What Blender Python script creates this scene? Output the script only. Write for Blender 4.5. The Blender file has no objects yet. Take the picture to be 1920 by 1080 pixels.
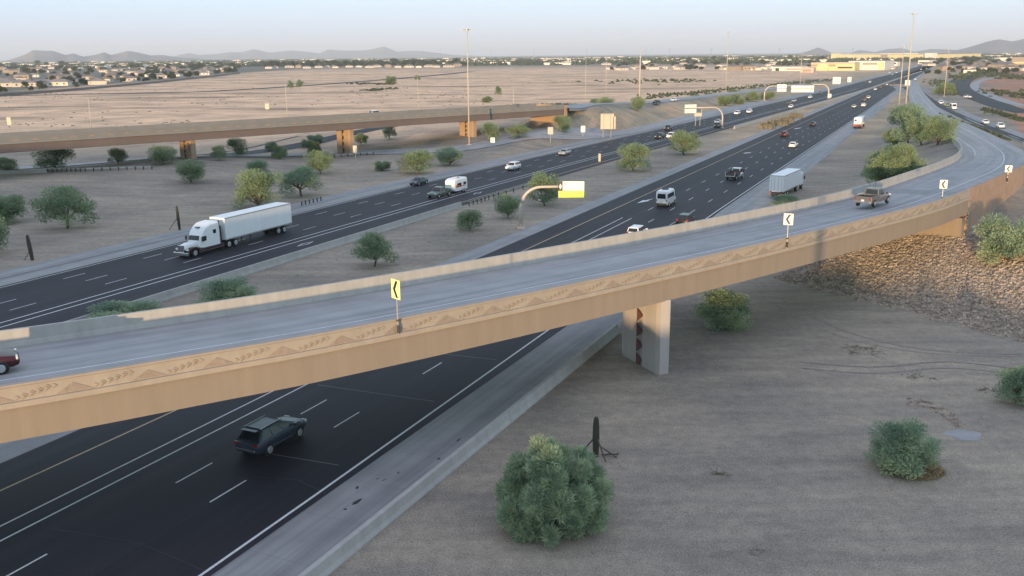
import bpy, math, random
from mathutils import Vector, noise
random.seed(7)
SC = bpy.context.scene
COL = SC.collection

# ------------------------------------------------------------------ camera
F = 1750.0; PITCH = math.atan(437 / F); ROLL = math.radians(0.53); CH = 24.7
cam = bpy.data.cameras.new('camera'); cam.sensor_width = 36; cam.lens = F / 1920 * 36
cam.clip_start = 0.3; cam.clip_end = 90000
co = bpy.data.objects.new('camera', cam); COL.objects.link(co)
co.rotation_mode = 'XYZ'
from mathutils import Matrix
co.matrix_world = Matrix.Translation((0, 0, CH)) @ Matrix.Rotation(math.pi / 2 - PITCH, 4, 'X') @ Matrix.Rotation(-ROLL, 4, 'Z')
SC.camera = co
SC.render.resolution_x = 1024; SC.render.resolution_y = 576

# ------------------------------------------------------------------ sky and sun
SUN_EL = math.radians(3.1)
LAZ = math.radians(18.4)                 # azimuth the light travels to (clockwise from +Y)
world = bpy.data.worlds.new('World'); SC.world = world; world.use_nodes = True
wn = world.node_tree; wn.nodes.clear()
sky = wn.nodes.new('ShaderNodeTexSky'); sky.sky_type = 'NISHITA'; sky.sun_disc = False
sky.sun_elevation = SUN_EL; sky.sun_rotation = LAZ + math.pi
sky.altitude = 300; sky.air_density = 0.85; sky.dust_density = 0.4; sky.ozone_density = 1.3
bg = wn.nodes.new('ShaderNodeBackground'); bg.inputs[1].default_value = 0.12
wo = wn.nodes.new('ShaderNodeOutputWorld')
wn.links.new(sky.outputs[0], bg.inputs[0])
# thin even high haze that pales the dawn sky: brightness by height above the horizon
tcw = wn.nodes.new('ShaderNodeTexCoord'); sxw = wn.nodes.new('ShaderNodeSeparateXYZ'); wn.links.new(tcw.outputs['Generated'], sxw.inputs[0])
rw = wn.nodes.new('ShaderNodeValToRGB'); wn.links.new(sxw.outputs[2], rw.inputs[0]); cr = rw.color_ramp
for k, (pz, cz) in enumerate([(0.0, (.15, .215, .38)), (.04, (.185, .26, .41)), (.09, (.235, .325, .44)), (.14, (.24, .375, .415)), (.24, (.27, .40, .42)), (.6, (.26, .29, .38)), (1.0, (.24, .26, .36))]):
    el_ = cr.elements[k] if k < 2 else cr.elements.new(pz)
    el_.position = pz; el_.color = (*cz, 1)
bg2 = wn.nodes.new('ShaderNodeBackground'); bg2.inputs[1].default_value = .95; wn.links.new(rw.outputs[0], bg2.inputs[0])
ads = wn.nodes.new('ShaderNodeAddShader'); bg.inputs[1].default_value = .04
wn.links.new(bg.outputs[0], ads.inputs[0]); wn.links.new(bg2.outputs[0], ads.inputs[1]); wn.links.new(ads.outputs[0], wo.inputs[0])
sl = bpy.data.lights.new('sun', 'SUN'); sl.energy = 3.5; sl.angle = math.radians(0.6); sl.color = (1.0, 0.68, 0.36)
so = bpy.data.objects.new('sun', sl); COL.objects.link(so)
ld = Vector((math.sin(LAZ) * math.cos(SUN_EL), math.cos(LAZ) * math.cos(SUN_EL), -math.sin(SUN_EL)))
so.rotation_euler = ld.to_track_quat('-Z', 'Y').to_euler()
SC.view_settings.view_transform = 'Standard'; SC.view_settings.look = 'None'
SC.view_settings.exposure = 1.35; SC.view_settings.gamma = 1.0

# ------------------------------------------------------------------ helpers
def ray(u, v):
    x = (u - 960) / F; y = -(v - 540) / F
    c, s = math.cos(ROLL), math.sin(ROLL)
    x2 = c * x + s * y; y2 = -s * x + c * y
    cp, sp = math.cos(PITCH), math.sin(PITCH)
    return (x2, y2 * sp + cp, y2 * cp - sp)
def at(u, v, z=0.0):
    """world point at height z that the photograph shows at (u, v)"""
    r = ray(u, v); t = (CH - z) / -r[2]
    return Vector((r[0] * t, r[1] * t, z))
AZ = math.radians(25.0); SN, CS = math.sin(AZ), math.cos(AZ)
def st(s, t, z=0.0): return Vector((s * SN + t * CS, s * CS - t * SN, z))
def to_st(x, y): return x * SN + y * CS, x * CS - y * SN
def lerp(a, b, k): return a + (b - a) * k
def interp(tab, x):
    if x <= tab[0][0]: return tab[0][1]
    for (a, b), (c, d) in zip(tab, tab[1:]):
        if x <= c: return lerp(b, d, (x - a) / (c - a))
    return tab[-1][1]
def tag(o, label=None, cat=None, group=None, kind=None):
    if label: o['label'] = label
    if cat: o['category'] = cat
    if group: o['group'] = group
    if kind: o['kind'] = kind
    return o
class MB:
    def __init__(s): s.v = []; s.f = []; s.m = []; s.uv = []
    def add(s, vs, fs, mi=0, uvs=None):
        b = len(s.v); s.v += [tuple(p) for p in vs]
        s.uv += uvs if uvs else [(p[0], p[1]) for p in vs]
        for f in fs: s.f.append([i + b for i in f]); s.m.append(mi)
    def box(s, c, d, rz=0.0, mi=0, taper=1.0, tapery=None):
        ty = taper if tapery is None else tapery
        cx, cy, cz = c; dx, dy, dz = d[0] / 2, d[1] / 2, d[2] / 2
        cr, sr = math.cos(rz), math.sin(rz); vs = []
        for zz, kx, ky in ((-dz, 1, 1), (dz, taper, ty)):
            for a, b in ((-1, -1), (1, -1), (1, 1), (-1, 1)):
                x, y = a * dx * kx, b * dy * ky
                vs.append((cx + x * cr - y * sr, cy + x * sr + y * cr, cz + zz))
        s.add(vs, [(3, 2, 1, 0), (4, 5, 6, 7), (0, 1, 5, 4), (1, 2, 6, 5), (2, 3, 7, 6), (3, 0, 4, 7)], mi)
    def tube(s, p0, p1, r0, r1=None, n=8, mi=0, cap=True):
        s.path([p0, p1], [r0, r0 if r1 is None else r1], n, mi, cap)
    def path(s, pts, rs, n=8, mi=0, cap=True):
        pts = [Vector(p) for p in pts]; rings = []
        for i, p in enumerate(pts):
            d = (pts[min(i + 1, len(pts) - 1)] - pts[max(i - 1, 0)]).normalized()
            a = d.cross(Vector((0, 0, 1)) if abs(d.z) < .95 else Vector((1, 0, 0))).normalized(); b = d.cross(a)
            rings.append([p + (a * math.cos(2 * math.pi * k / n) + b * math.sin(2 * math.pi * k / n)) * rs[i] for k in range(n)])
        s.rings(rings, cap, mi)
    def rings(s, rings, cap=True, mi=0):
        n = len(rings[0]); vs = [p for r in rings for p in r]; fs = []
        for i in range(len(rings) - 1):
            for k in range(n):
                fs.append((i * n + k, i * n + (k + 1) % n, (i + 1) * n + (k + 1) % n, (i + 1) * n + k))
        if cap: fs.append(tuple(range(n))[::-1]); fs.append(tuple((len(rings) - 1) * n + k for k in range(n)))
        s.add(vs, fs, mi)
    def prism(s, poly, p0, ax, ay, depth, mi=0):
        """flat polygon (list of 2d) in plane p0+ax*u+ay*v, extruded by vector depth"""
        p0, ax, ay, depth = Vector(p0), Vector(ax), Vector(ay), Vector(depth)
        a = [p0 + ax * q[0] + ay * q[1] for q in poly]; s.rings([a, [p + depth for p in a]], True, mi)
    def ribbon(s, left, right, mi=0, u0=0.0):
        vs, uvs, fs = [], [], []; d = u0
        for i, (l, r) in enumerate(zip(left, right)):
            l, r = Vector(l), Vector(r)
            if i: d += ((l + r) / 2 - pm).length
            pm = (l + r) / 2; w = (l - r).length
            vs += [l, r]; uvs += [(d, 0), (d, w)]
            if i: b = 2 * i; fs.append((b - 2, b - 1, b + 1, b))
        s.add(vs, fs, mi, uvs)
    def build(s, name, mats, parent=None, loc=None, rz=0.0, smooth=False, bevel=0.0):
        me = bpy.data.meshes.new(name); me.from_pydata(s.v, [], s.f)
        if not isinstance(mats, (list, tuple)): mats = [mats]
        for m in mats: me.materials.append(m)
        me.polygons.foreach_set('material_index', s.m)
        if smooth: me.polygons.foreach_set('use_smooth', [True] * len(s.f))
        uvl = me.uv_layers.new(name='UVMap'); li = [l.vertex_index for l in me.loops]
        flat = []
        for i in li: flat += s.uv[i]
        uvl.data.foreach_set('uv', flat)
        me.update()
        o = bpy.data.objects.new(name, me); COL.objects.link(o)
        if parent: o.parent = parent
        if loc is not None: o.location = loc
        o.rotation_euler.z = rz
        if bevel:
            b = o.modifiers.new('bevel', 'BEVEL'); b.width = bevel; b.segments = 2; b.limit_method = 'ANGLE'; b.angle_limit = math.radians(35)
        return o
def empty(name, loc, rz=0.0, *tg):
    o = bpy.data.objects.new(name, None); COL.objects.link(o); o.location = loc; o.rotation_euler.z = rz
    o.empty_display_size = .3
    if tg: tag(o, *tg)
    return o
KIDS = {}
def copy_tree(o, loc=None, rz=None, parent=None, scale=None, label=None, group=None):
    c = o.copy(); COL.objects.link(c)
    if parent: c.parent = parent
    if loc is not None: c.location = loc
    if rz is not None: c.rotation_euler.z = rz
    if scale is not None: c.scale = scale if hasattr(scale, '__len__') else (scale,) * 3
    if label: c['label'] = label
    if group: c['group'] = group
    for k in list(o.children): copy_tree(k, parent=c)
    return c

# ------------------------------------------------------------------ materials
def newmat(name):
    m = bpy.data.materials.new(name); m.use_nodes = True; nt = m.node_tree
    return m, nt, nt.nodes['Principled BSDF']
def N(nt, t, **kw):
    n = nt.nodes.new(t)
    for k, v in kw.items():
        if k in n.inputs: n.inputs[k].default_value = v
        else: setattr(n, k, v)
    return n
def ramp(nt, fac, stops):
    r = nt.nodes.new('ShaderNodeValToRGB'); e = r.color_ramp.elements
    e[0].position, e[0].color = stops[0][0], (*stops[0][1], 1); e[1].position, e[1].color = stops[-1][0], (*stops[-1][1], 1)
    for p, c in stops[1:-1]:
        x = e.new(p); x.color = (*c, 1)
    nt.links.new(fac, r.inputs[0]); return r
def mixc(nt, fac, a, b, mode='MIX'):
    m = nt.nodes.new('ShaderNodeMix'); m.data_type = 'RGBA'; m.blend_type = mode; m.clamp_factor = True
    for s, i in ((fac, 0), (a, 6), (b, 7)):
        if hasattr(s, 'is_output'): nt.links.new(s, m.inputs[i])
        else: m.inputs[i].default_value = s if i == 0 else (*s, 1)
    return m.outputs[2]
def surf(name, c, rough=.7, var=.12, scale=3.0, metal=0.0, bump=0.0, spec=.5, coat=0.0, coords='Object', detail=5.0, streak=None):
    """painted / cast surface with low-contrast mottling"""
    m, nt, b = newmat(name)
    tc = N(nt, 'ShaderNodeTexCoord'); src = tc.outputs[coords]
    if streak:
        mp = N(nt, 'ShaderNodeMapping'); mp.inputs['Scale'].default_value = streak
        nt.links.new(src, mp.inputs[0]); src = mp.outputs[0]
    n = N(nt, 'ShaderNodeTexNoise', Scale=scale, Detail=detail, Roughness=.6); nt.links.new(src, n.inputs['Vector'])
    lo = tuple(x * (1 - var) for x in c); hi = tuple(min(1, x * (1 + var)) for x in c)
    r = ramp(nt, n.outputs[0], [(.3, lo), (.7, hi)]); nt.links.new(r.outputs[0], b.inputs['Base Color'])
    b.inputs['Roughness'].default_value = rough; b.inputs['Metallic'].default_value = metal
    b.inputs['Specular IOR Level'].default_value = spec; b.inputs['Coat Weight'].default_value = coat
    if bump:
        bp = N(nt, 'ShaderNodeBump', Strength=bump, Distance=.05); nt.links.new(n.outputs[0], bp.inputs['Height']); nt.links.new(bp.outputs[0], b.inputs['Normal'])
    return m
def asphalt():
    m, nt, b = newmat('asphalt')
    uv = N(nt, 'ShaderNodeTexCoord')
    mp = N(nt, 'ShaderNodeMapping'); mp.inputs['Scale'].default_value = (.012, .55, 1); nt.links.new(uv.outputs['UV'], mp.inputs[0])
    n1 = N(nt, 'ShaderNodeTexNoise', Scale=1.0, Detail=4.0); nt.links.new(mp.outputs[0], n1.inputs['Vector'])
    n2 = N(nt, 'ShaderNodeTexNoise', Scale=.12, Detail=6.0); nt.links.new(uv.outputs['UV'], n2.inputs['Vector'])
    n3 = N(nt, 'ShaderNodeTexNoise', Scale=9.0, Detail=4.0); nt.links.new(uv.outputs['UV'], n3.inputs['Vector'])
    r1 = ramp(nt, n1.outputs[0], [(.3, (.0125, .0118, .0185)), (.7, (.027, .0245, .035))])
    r2 = ramp(nt, n2.outputs[0], [(.3, (.8, .8, .82)), (.7, (1.12, 1.1, 1.08))])
    r3 = ramp(nt, n3.outputs[0], [(.3, (.85, .85, .85)), (.7, (1.15, 1.15, 1.15))])
    sx = N(nt, 'ShaderNodeSeparateXYZ'); nt.links.new(uv.outputs['UV'], sx.inputs[0])
    ma = N(nt, 'ShaderNodeMath', operation='MULTIPLY'); nt.links.new(sx.outputs[1], ma.inputs[0]); ma.inputs[1].default_value = 2 * math.pi / 1.81
    si = N(nt, 'ShaderNodeMath', operation='SINE'); nt.links.new(ma.outputs[0], si.inputs[0])
    rw_ = ramp(nt, si.outputs[0], [(0.0, (1, 1, 1)), (1.0, (.84, .84, .85))])
    c = mixc(nt, 1.0, r1.outputs[0], r2.outputs[0], 'MULTIPLY'); c = mixc(nt, 1.0, c, r3.outputs[0], 'MULTIPLY'); c = mixc(nt, 1.0, c, rw_.outputs[0], 'MULTIPLY')
    nt.links.new(c, b.inputs['Base Color']); b.inputs['Roughness'].default_value = .7; b.inputs['Specular IOR Level'].default_value = .28
    return m
def concrete_road(name, c, streakc, joint=4.6):
    m, nt, b = newmat(name)
    uv = N(nt, 'ShaderNodeTexCoord')
    mp = N(nt, 'ShaderNodeMapping'); mp.inputs['Scale'].default_value = (.02, .9, 1); nt.links.new(uv.outputs['UV'], mp.inputs[0])
    n1 = N(nt, 'ShaderNodeTexNoise', Scale=1.0, Detail=6.0, Roughness=.65); nt.links.new(mp.outputs[0], n1.inputs['Vector'])
    n2 = N(nt, 'ShaderNodeTexNoise', Scale=.35, Detail=7.0); nt.links.new(uv.outputs['UV'], n2.inputs['Vector'])
    r1 = ramp(nt, n1.outputs[0], [(.36, streakc), (.56, c), (.8, tuple(min(1, x * 1.12) for x in c))])
    r2 = ramp(nt, n2.outputs[0], [(.3, (.86, .86, .86)), (.7, (1.1, 1.1, 1.1))])
    cc = mixc(nt, 1.0, r1.outputs[0], r2.outputs[0], 'MULTIPLY')
    # sawn transverse joints
    sx = N(nt, 'ShaderNodeSeparateXYZ'); nt.links.new(uv.outputs['UV'], sx.inputs[0])
    dv = N(nt, 'ShaderNodeMath', operation='DIVIDE'); nt.links.new(sx.outputs[0], dv.inputs[0]); dv.inputs[1].default_value = joint
    fr = N(nt, 'ShaderNodeMath', operation='FRACT'); nt.links.new(dv.outputs[0], fr.inputs[0])
    lt = N(nt, 'ShaderNodeMath', operation='LESS_THAN'); nt.links.new(fr.outputs[0], lt.inputs[0]); lt.inputs[1].default_value = .012
    ml = N(nt, 'ShaderNodeMath', operation='MULTIPLY'); nt.links.new(lt.outputs[0], ml.inputs[0]); ml.inputs[1].default_value = .3
    cc = mixc(nt, ml.outputs[0], cc, tuple(x * .4 for x in c))
    nt.links.new(cc, b.inputs['Base Color']); b.inputs['Roughness'].default_value = .75
    return m
def ground_mat():
    m, nt, b = newmat('desert_soil')
    at_ = N(nt, 'ShaderNodeAttribute', attribute_name='tint')
    g = N(nt, 'ShaderNodeNewGeometry')
    def nz(scale, detail, mscale=(1, 1, 1), lo=.3, hi=.7, a=(0, 0, 0), c=(1, 1, 1), rough=.6):
        mp = N(nt, 'ShaderNodeMapping'); mp.inputs['Scale'].default_value = mscale; nt.links.new(g.outputs['Position'], mp.inputs[0])
        n = N(nt, 'ShaderNodeTexNoise', Scale=scale, Detail=detail, Roughness=rough); nt.links.new(mp.outputs[0], n.inputs['Vector'])
        return ramp(nt, n.outputs[0], [(lo, a), (hi, c)]), n
    r1, n1 = nz(.045, 6, lo=.32, hi=.68, a=(.72, .74, .76), c=(1.25, 1.2, 1.14))
    r2, n2 = nz(1.3, 5, lo=.3, hi=.7, a=(.86, .86, .86), c=(1.14, 1.14, 1.14))
    r3, n3 = nz(9.0, 3, lo=.34, hi=.66, a=(.70, .70, .71), c=(1.30, 1.29, 1.27))
    c = mixc(nt, 1.0, at_.outputs['Color'], r1.outputs[0], 'MULTIPLY')
    c = mixc(nt, 1.0, c, r2.outputs[0], 'MULTIPLY'); c = mixc(nt, .9, c, r3.outputs[0], 'MULTIPLY')
    r4, n4 = nz(.30, 6, mscale=(.35, 1.6, 1), lo=.36, hi=.64, a=(.84, .85, .87), c=(1.13, 1.12, 1.09))
    c = mixc(nt, 1.0, c, r4.outputs[0], 'MULTIPLY')
    rk, nk = nz(.55, 8, lo=.60, hi=.70, a=(0, 0, 0), c=(.45, .45, .45), rough=.75)
    c = mixc(nt, rk.outputs[0], c, (.16, .135, .115))
    # low dry scrub streaks of the open desert, only where the alpha of the attribute asks for it
    rs, ns = nz(1.0, 7, mscale=(.006, .02, 1), lo=.51, hi=.64, a=(0, 0, 0), c=(.9, .9, .9), rough=.7)
    ml = N(nt, 'ShaderNodeMath', operation='MULTIPLY'); nt.links.new(rs.outputs[0], ml.inputs[0]); nt.links.new(at_.outputs['Alpha'], ml.inputs[1])
    c = mixc(nt, ml.outputs[0], c, (.26, .19, .135))
    nt.links.new(c, b.inputs['Base Color']); b.inputs['Roughness'].default_value = .95; b.inputs['Specular IOR Level'].default_value = .1
    bp = N(nt, 'ShaderNodeBump', Strength=.5, Distance=.06); nt.links.new(n3.outputs[0], bp.inputs['Height']); nt.links.new(bp.outputs[0], b.inputs['Normal'])
    return m
def leafmat(name, a, c, sc=1.2):
    m, nt, b = newmat(name)
    tc = N(nt, 'ShaderNodeTexCoord')
    n = N(nt, 'ShaderNodeTexNoise', Scale=sc, Detail=3.0); nt.links.new(tc.outputs['Object'], n.inputs['Vector'])
    r = ramp(nt, n.outputs[0], [(.35, a), (.65, c)])
    nt.links.new(r.outputs[0], b.inputs['Base Color']); b.inputs['Roughness'].default_value = .75; b.inputs['Specular IOR Level'].default_value = .15
    tr = N(nt, 'ShaderNodeBsdfTranslucent'); nt.links.new(r.outputs[0], tr.inputs[0])
    mx = N(nt, 'ShaderNodeMixShader'); mx.inputs[0].default_value = .3
    out = [x for x in nt.nodes if x.type == 'OUTPUT_MATERIAL'][0]
    nt.links.new(b.outputs[0], mx.inputs[1]); nt.links.new(tr.outputs[0], mx.inputs[2]); nt.links.new(mx.outputs[0], out.inputs[0])
    return m
def glass(name='car_glass', c=(.02, .025, .03)):
    m, nt, b = newmat(name); tc = N(nt, 'ShaderNodeTexCoord')
    n = N(nt, 'ShaderNodeTexNoise', Scale=2.0); nt.links.new(tc.outputs['Object'], n.inputs['Vector'])
    r = ramp(nt, n.outputs[0], [(.3, tuple(x * .7 for x in c)), (.7, tuple(x * 1.3 for x in c))]); nt.links.new(r.outputs[0], b.inputs['Base Color'])
    b.inputs['Roughness'].default_value = .08; b.inputs['Specular IOR Level'].default_value = .5
    return m
M = dict(
    ground=ground_mat(), asphalt=asphalt(),
    shoulder=concrete_road('shoulder_concrete', (.28, .277, .275), (.20, .20, .203)),
    deck=concrete_road('ramp_concrete', (.325, .322, .322), (.24, .24, .243), 400.0),
    band=surf('gutter_concrete', (.30, .30, .30), .8, .12, .4),
    wline=surf('white_marking', (.62, .62, .62), .6, .16, 6.0), yline=surf('yellow_marking', (.50, .36, .22), .6, .2, 6.0),
    bline=surf('black_marking', (.02, .02, .022), .6, .2, 6.0),
    paint_tan=surf('tan_painted_concrete', (.255, .21, .165), .8, .07, 1.3, bump=.02, streak=(1, 1, .12), detail=7.0),
    paint_tan2=surf('relief_painted_concrete', (.34, .295, .245), .8, .08, 1.1, streak=(1, 1, .35), detail=7.0),
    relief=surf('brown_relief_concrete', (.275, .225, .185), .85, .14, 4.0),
    pier_c=surf('pier_concrete', (.40, .37, .35), .8, .07, .8, streak=(1, 1, .15)),
    maroon=surf('maroon_pattern', (.13, .05, .05), .8, .15, 2.0),
    conc=surf('barrier_concrete', (.38, .37, .35), .8, .12, 1.2, streak=(1, 1, .4)),
    far_tan=surf('far_bridge_concrete', (.20, .20, .195), .85, .07, .3),
    far_brown=surf('far_girder_paint', (.14, .112, .105), .85, .07, .3),
    rock=surf('riprap_rock', (.34, .275, .215), .9, .5, 1.6, bump=.3, coords='Object', detail=2.0),
    galv=surf('galvanised_steel', (.42, .42, .40), .5, .08, 2.0, metal=.6),
    pole=surf('light_pole_paint', (.50, .45, .38), .6, .06, 1.0, metal=.1),
    black=surf('black_rubber', (.015, .015, .016), .85, .2, 6.0),
    dark=surf('dark_plastic', (.03, .03, .032), .6, .15, 4.0),
    rim=surf('wheel_alloy', (.62, .62, .62), .4, .08, 4.0, metal=.8),
    chrome=surf('chrome', (.6, .6, .6), .2, .05, 3.0, metal=.9),
    glass=glass(), lamp=surf('headlamp_lens', (.65, .66, .64), .15, .06, 6.0), tail=surf('tail_lamp', (.30, .02, .02), .25, .1, 6.0),
    plate=surf('licence_plate', (.62, .58, .60), .5, .1, 12.0),
    bark=surf('bark', (.10, .085, .065), .9, .3, 6.0, bump=.4),
    cactus=surf('saguaro_skin', (.04, .042, .03), .8, .25, 3.0, bump=.4),
    signy2=surf('pale_yellow_sign_face', (.80, .90, .38), .45, .03, 3.0), signw=surf('white_sign_face', (.80, .78, .74), .45, .03, 3.0), signy=surf('yellow_sign_face', (.62, .78, .12), .45, .05, 3.0),
    signb=surf('sign_black', (.02, .02, .02), .5, .1, 3.0), signback=surf('sign_back', (.50, .46, .38), .6, .05, 1.0),
    fred=surf('red_reflector', (.45, .12, .05), .5, .1, 3.0),
    house_w=surf('stucco_pale', (.62, .56, .48), .9, .08, .3), house_t=surf('stucco_tan', (.32, .27, .22), .9, .08, .3),
    roof_t=surf('roof_tile', (.19, .165, .15), .9, .15, .6), roof_g=surf('roof_grey', (.24, .22, .21), .9, .12, .6),
    store_y=surf('yellow_stucco', (.62, .56, .32), .9, .05, .05), store_w=surf('white_stucco', (.72, .68, .62), .9, .05, .05),
    store_p=surf('pink_stucco', (.62, .44, .38), .9, .06, .05),
    dry=surf('dry_brush', (.17, .15, .10), .95, .3, 2.0), straw=surf('dead_leaf_litter', (.30, .21, .10), .95, .35, 5.0),
)
M['palo'] = leafmat('palo_verde_foliage', (.165, .24, .135), (.31, .38, .21))
M['mesq'] = leafmat('mesquite_foliage', (.155, .225, .135), (.29, .37, .21))
M['blue'] = leafmat('blue_green_foliage', (.155, .24, .165), (.29, .38, .25))
M['bushy'] = leafmat('bush_foliage', (.20, .29, .20), (.46, .54, .33), 1.9)
M['far'] = leafmat('far_foliage', (.06, .08, .05), (.12, .14, .085), .15)
M['hill'] = surf('desert_rock_hill', (.22, .19, .18), .95, .2, .002, detail=8.0)
def paint(name, c, metal=.0, rough=.34, coat=.12): return surf(name, c, rough, .03, 2.0, metal=metal, coat=coat, spec=.35)
P = dict(white=paint('white_car_paint', (.78, .79, .80)), silver=paint('silver_car_paint', (.42, .43, .44), .5), black=paint('black_car_paint', (.015, .016, .019)),
         grey=paint('dark_grey_car_paint', (.075, .085, .095), .4), maroon=paint('maroon_car_paint', (.055, .006, .014)), blue=paint('dark_blue_car_paint', (.02, .035, .06), .2),
         pewter=paint('pewter_truck_paint', (.17, .165, .165), .4), green=paint('grey_green_truck_paint', (.13, .16, .14), .3), teal=paint('blue_grey_suv_paint', (.045, .060, .088), .35),
         box=surf('white_trailer_panel', (.76, .78, .80), .45, .04, 1.5, streak=(1, 1, .2)), orange=paint('orange_truck_paint', (.50, .12, .07)), yellow=paint('pale_yellow_paint', (.70, .56, .20)))

# ------------------------------------------------------------------ ramp geometry (world metres)
# outer (right hand) and inner (left hand) feet of the ramp parapets with deck heights
_face = [(-150, -6), (-105, 8.5), (-66, 22.5), (-45, 33.2), (-25.8, 43.6), (-16.7, 49.1), (-11.0, 52.7), (-3.5, 58.1), (3.7, 63.6), (16.5, 73.9), (28.4, 84.1), (44.6, 98.8), (53.9, 109.0)]
OUT = []
for i, (x, y) in enumerate(_face):
    a = Vector(_face[max(i - 1, 0)]); b = Vector(_face[min(i + 1, len(_face) - 1)]); d = (b - a).normalized()
    OUT.append(Vector((x - d.y * .45, y + d.x * .45, 8.08)))
NB = len(OUT) - 1
OUT += [Vector(p) for p in ((64.6, 123.6, 7.75), (76.4, 139.3, 7.35), (86.4, 156.2, 6.9), (98.8, 181.4, 6.1), (115.9, 226.7, 5.1), (133.0, 276.1, 4.3), (149.7, 324.4, 3.5), (199.0, 449.7, 2.1), (261.3, 605.0, 1.0), (330, 770, .3))]
INN = []
for i in range(NB + 1):
    a = OUT[max(i - 1, 0)]; b = OUT[min(i + 1, NB)]; d = (b - a); d.z = 0; d.normalize()
    w = interp([(4, 12.0), (8, 11.8), (10, 11.4), (12, 11.2)], i)
    INN.append(Vector((OUT[i].x - d.y * w, OUT[i].y + d.x * w, 7.46)))
INN += [Vector(p) for p in ((56.9, 131.2, 7.4), (67.5, 145.6, 7.1), (77.0, 160.5, 6.8), (88.5, 184.5, 6.1), (105.0, 229.0, 5.15), (121.8, 275.0, 4.3), (139.5, 322.0, 3.5), (187.5, 446.0, 2.1), (249.7, 596.7, 1.0), (318, 765, .3))]
def smooth_line(pts, n=6):
    out = []
    for i in range(len(pts) - 1):
        p0, p1, p2, p3 = pts[max(i - 1, 0)], pts[i], pts[i + 1], pts[min(i + 2, len(pts) - 1)]
        for k in range(n):
            t = k / n
            out.append(.5 * ((2 * p1) + (p2 - p0) * t + (2 * p0 - 5 * p1 + 4 * p2 - p3) * t * t + (3 * p1 - p0 - 3 * p2 + p3) * t ** 3))
    out.append(pts[-1]); return out
NS = 6
RO, RI = smooth_line(OUT, NS), smooth_line(INN, NS)
IB = NB * NS                              # index of the abutment station
ABD = Vector((.66, .75, 0)).normalized()  # ramp direction at the abutment
ABL = Vector((-ABD.y, ABD.x, 0))
AB = Vector((53.9, 109.0, 0))             # outer abutment corner
# far overpass
FA = Vector((-101, 185.5, 0)); FD = Vector((.744, .668, 0)).normalized(); FL = Vector((-FD.y, FD.x, 0))
FEND = 158.0
FLY = [Vector(p) for p in ((16.6, 291.0, 8.8), (22.5, 305.0, 8.2), (31.8, 349, 6.9), (48.4, 386, 5.3), (65, 409, 4.5), (91.2, 474, 3.0), (121.4, 537, 2.0), (170, 628.4, 1.0), (220.6, 725.6, .4), (287, 851, .15))]
FLYL = smooth_line(FLY, 4)
def seg_dist(x, y, pts, closed=False):
    best = (1e9, 0, 0)
    for i in range(len(pts) - 1):
        a, b = pts[i], pts[i + 1]; dx, dy = b.x - a.x, b.y - a.y; L = dx * dx + dy * dy
        t = max(0, min(1, ((x - a.x) * dx + (y - a.y) * dy) / L)); px, py = a.x + dx * t, a.y + dy * t
        d = math.hypot(x - px, y - py)
        if d < best[0]:
            side = dx * (y - a.y) - dy * (x - a.x)
            best = (d, lerp(a.z, b.z, t), side)
    return best
_ROc = [RO[i] for i in range(IB, len(RO), 2)]; _RIc = [RI[i] for i in range(IB, len(RI), 2)]
def sm(a, b, x):
    t = max(0, min(1, (x - a) / (b - a))); return t * t * (3 - 2 * t)
def WS(s):                                # lateral shift of the oncoming carriageway further out
    return interp([(150, 0), (200, 1.4), (267, 4.0), (303, 5.6), (371, 8.2), (479, 12.5), (651, 19.0), (988, 25), (1340, 34), (2600, 40)], s)
OFFC = [at(u, v, z) for u, v, z in ((-120, 331, 0), (0, 323, 0), (300, 312, 0), (600, 288, .3), (760, 275, 1.6), (870, 265, 2.6), (1000, 249, 3.1), (1180, 231.5, 2.6), (1300, 211.5, 1.6), (1440, 188, .5), (1500, 181, 0))]
OFFT = [to_st(p.x, p.y) for p in OFFC]
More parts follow.
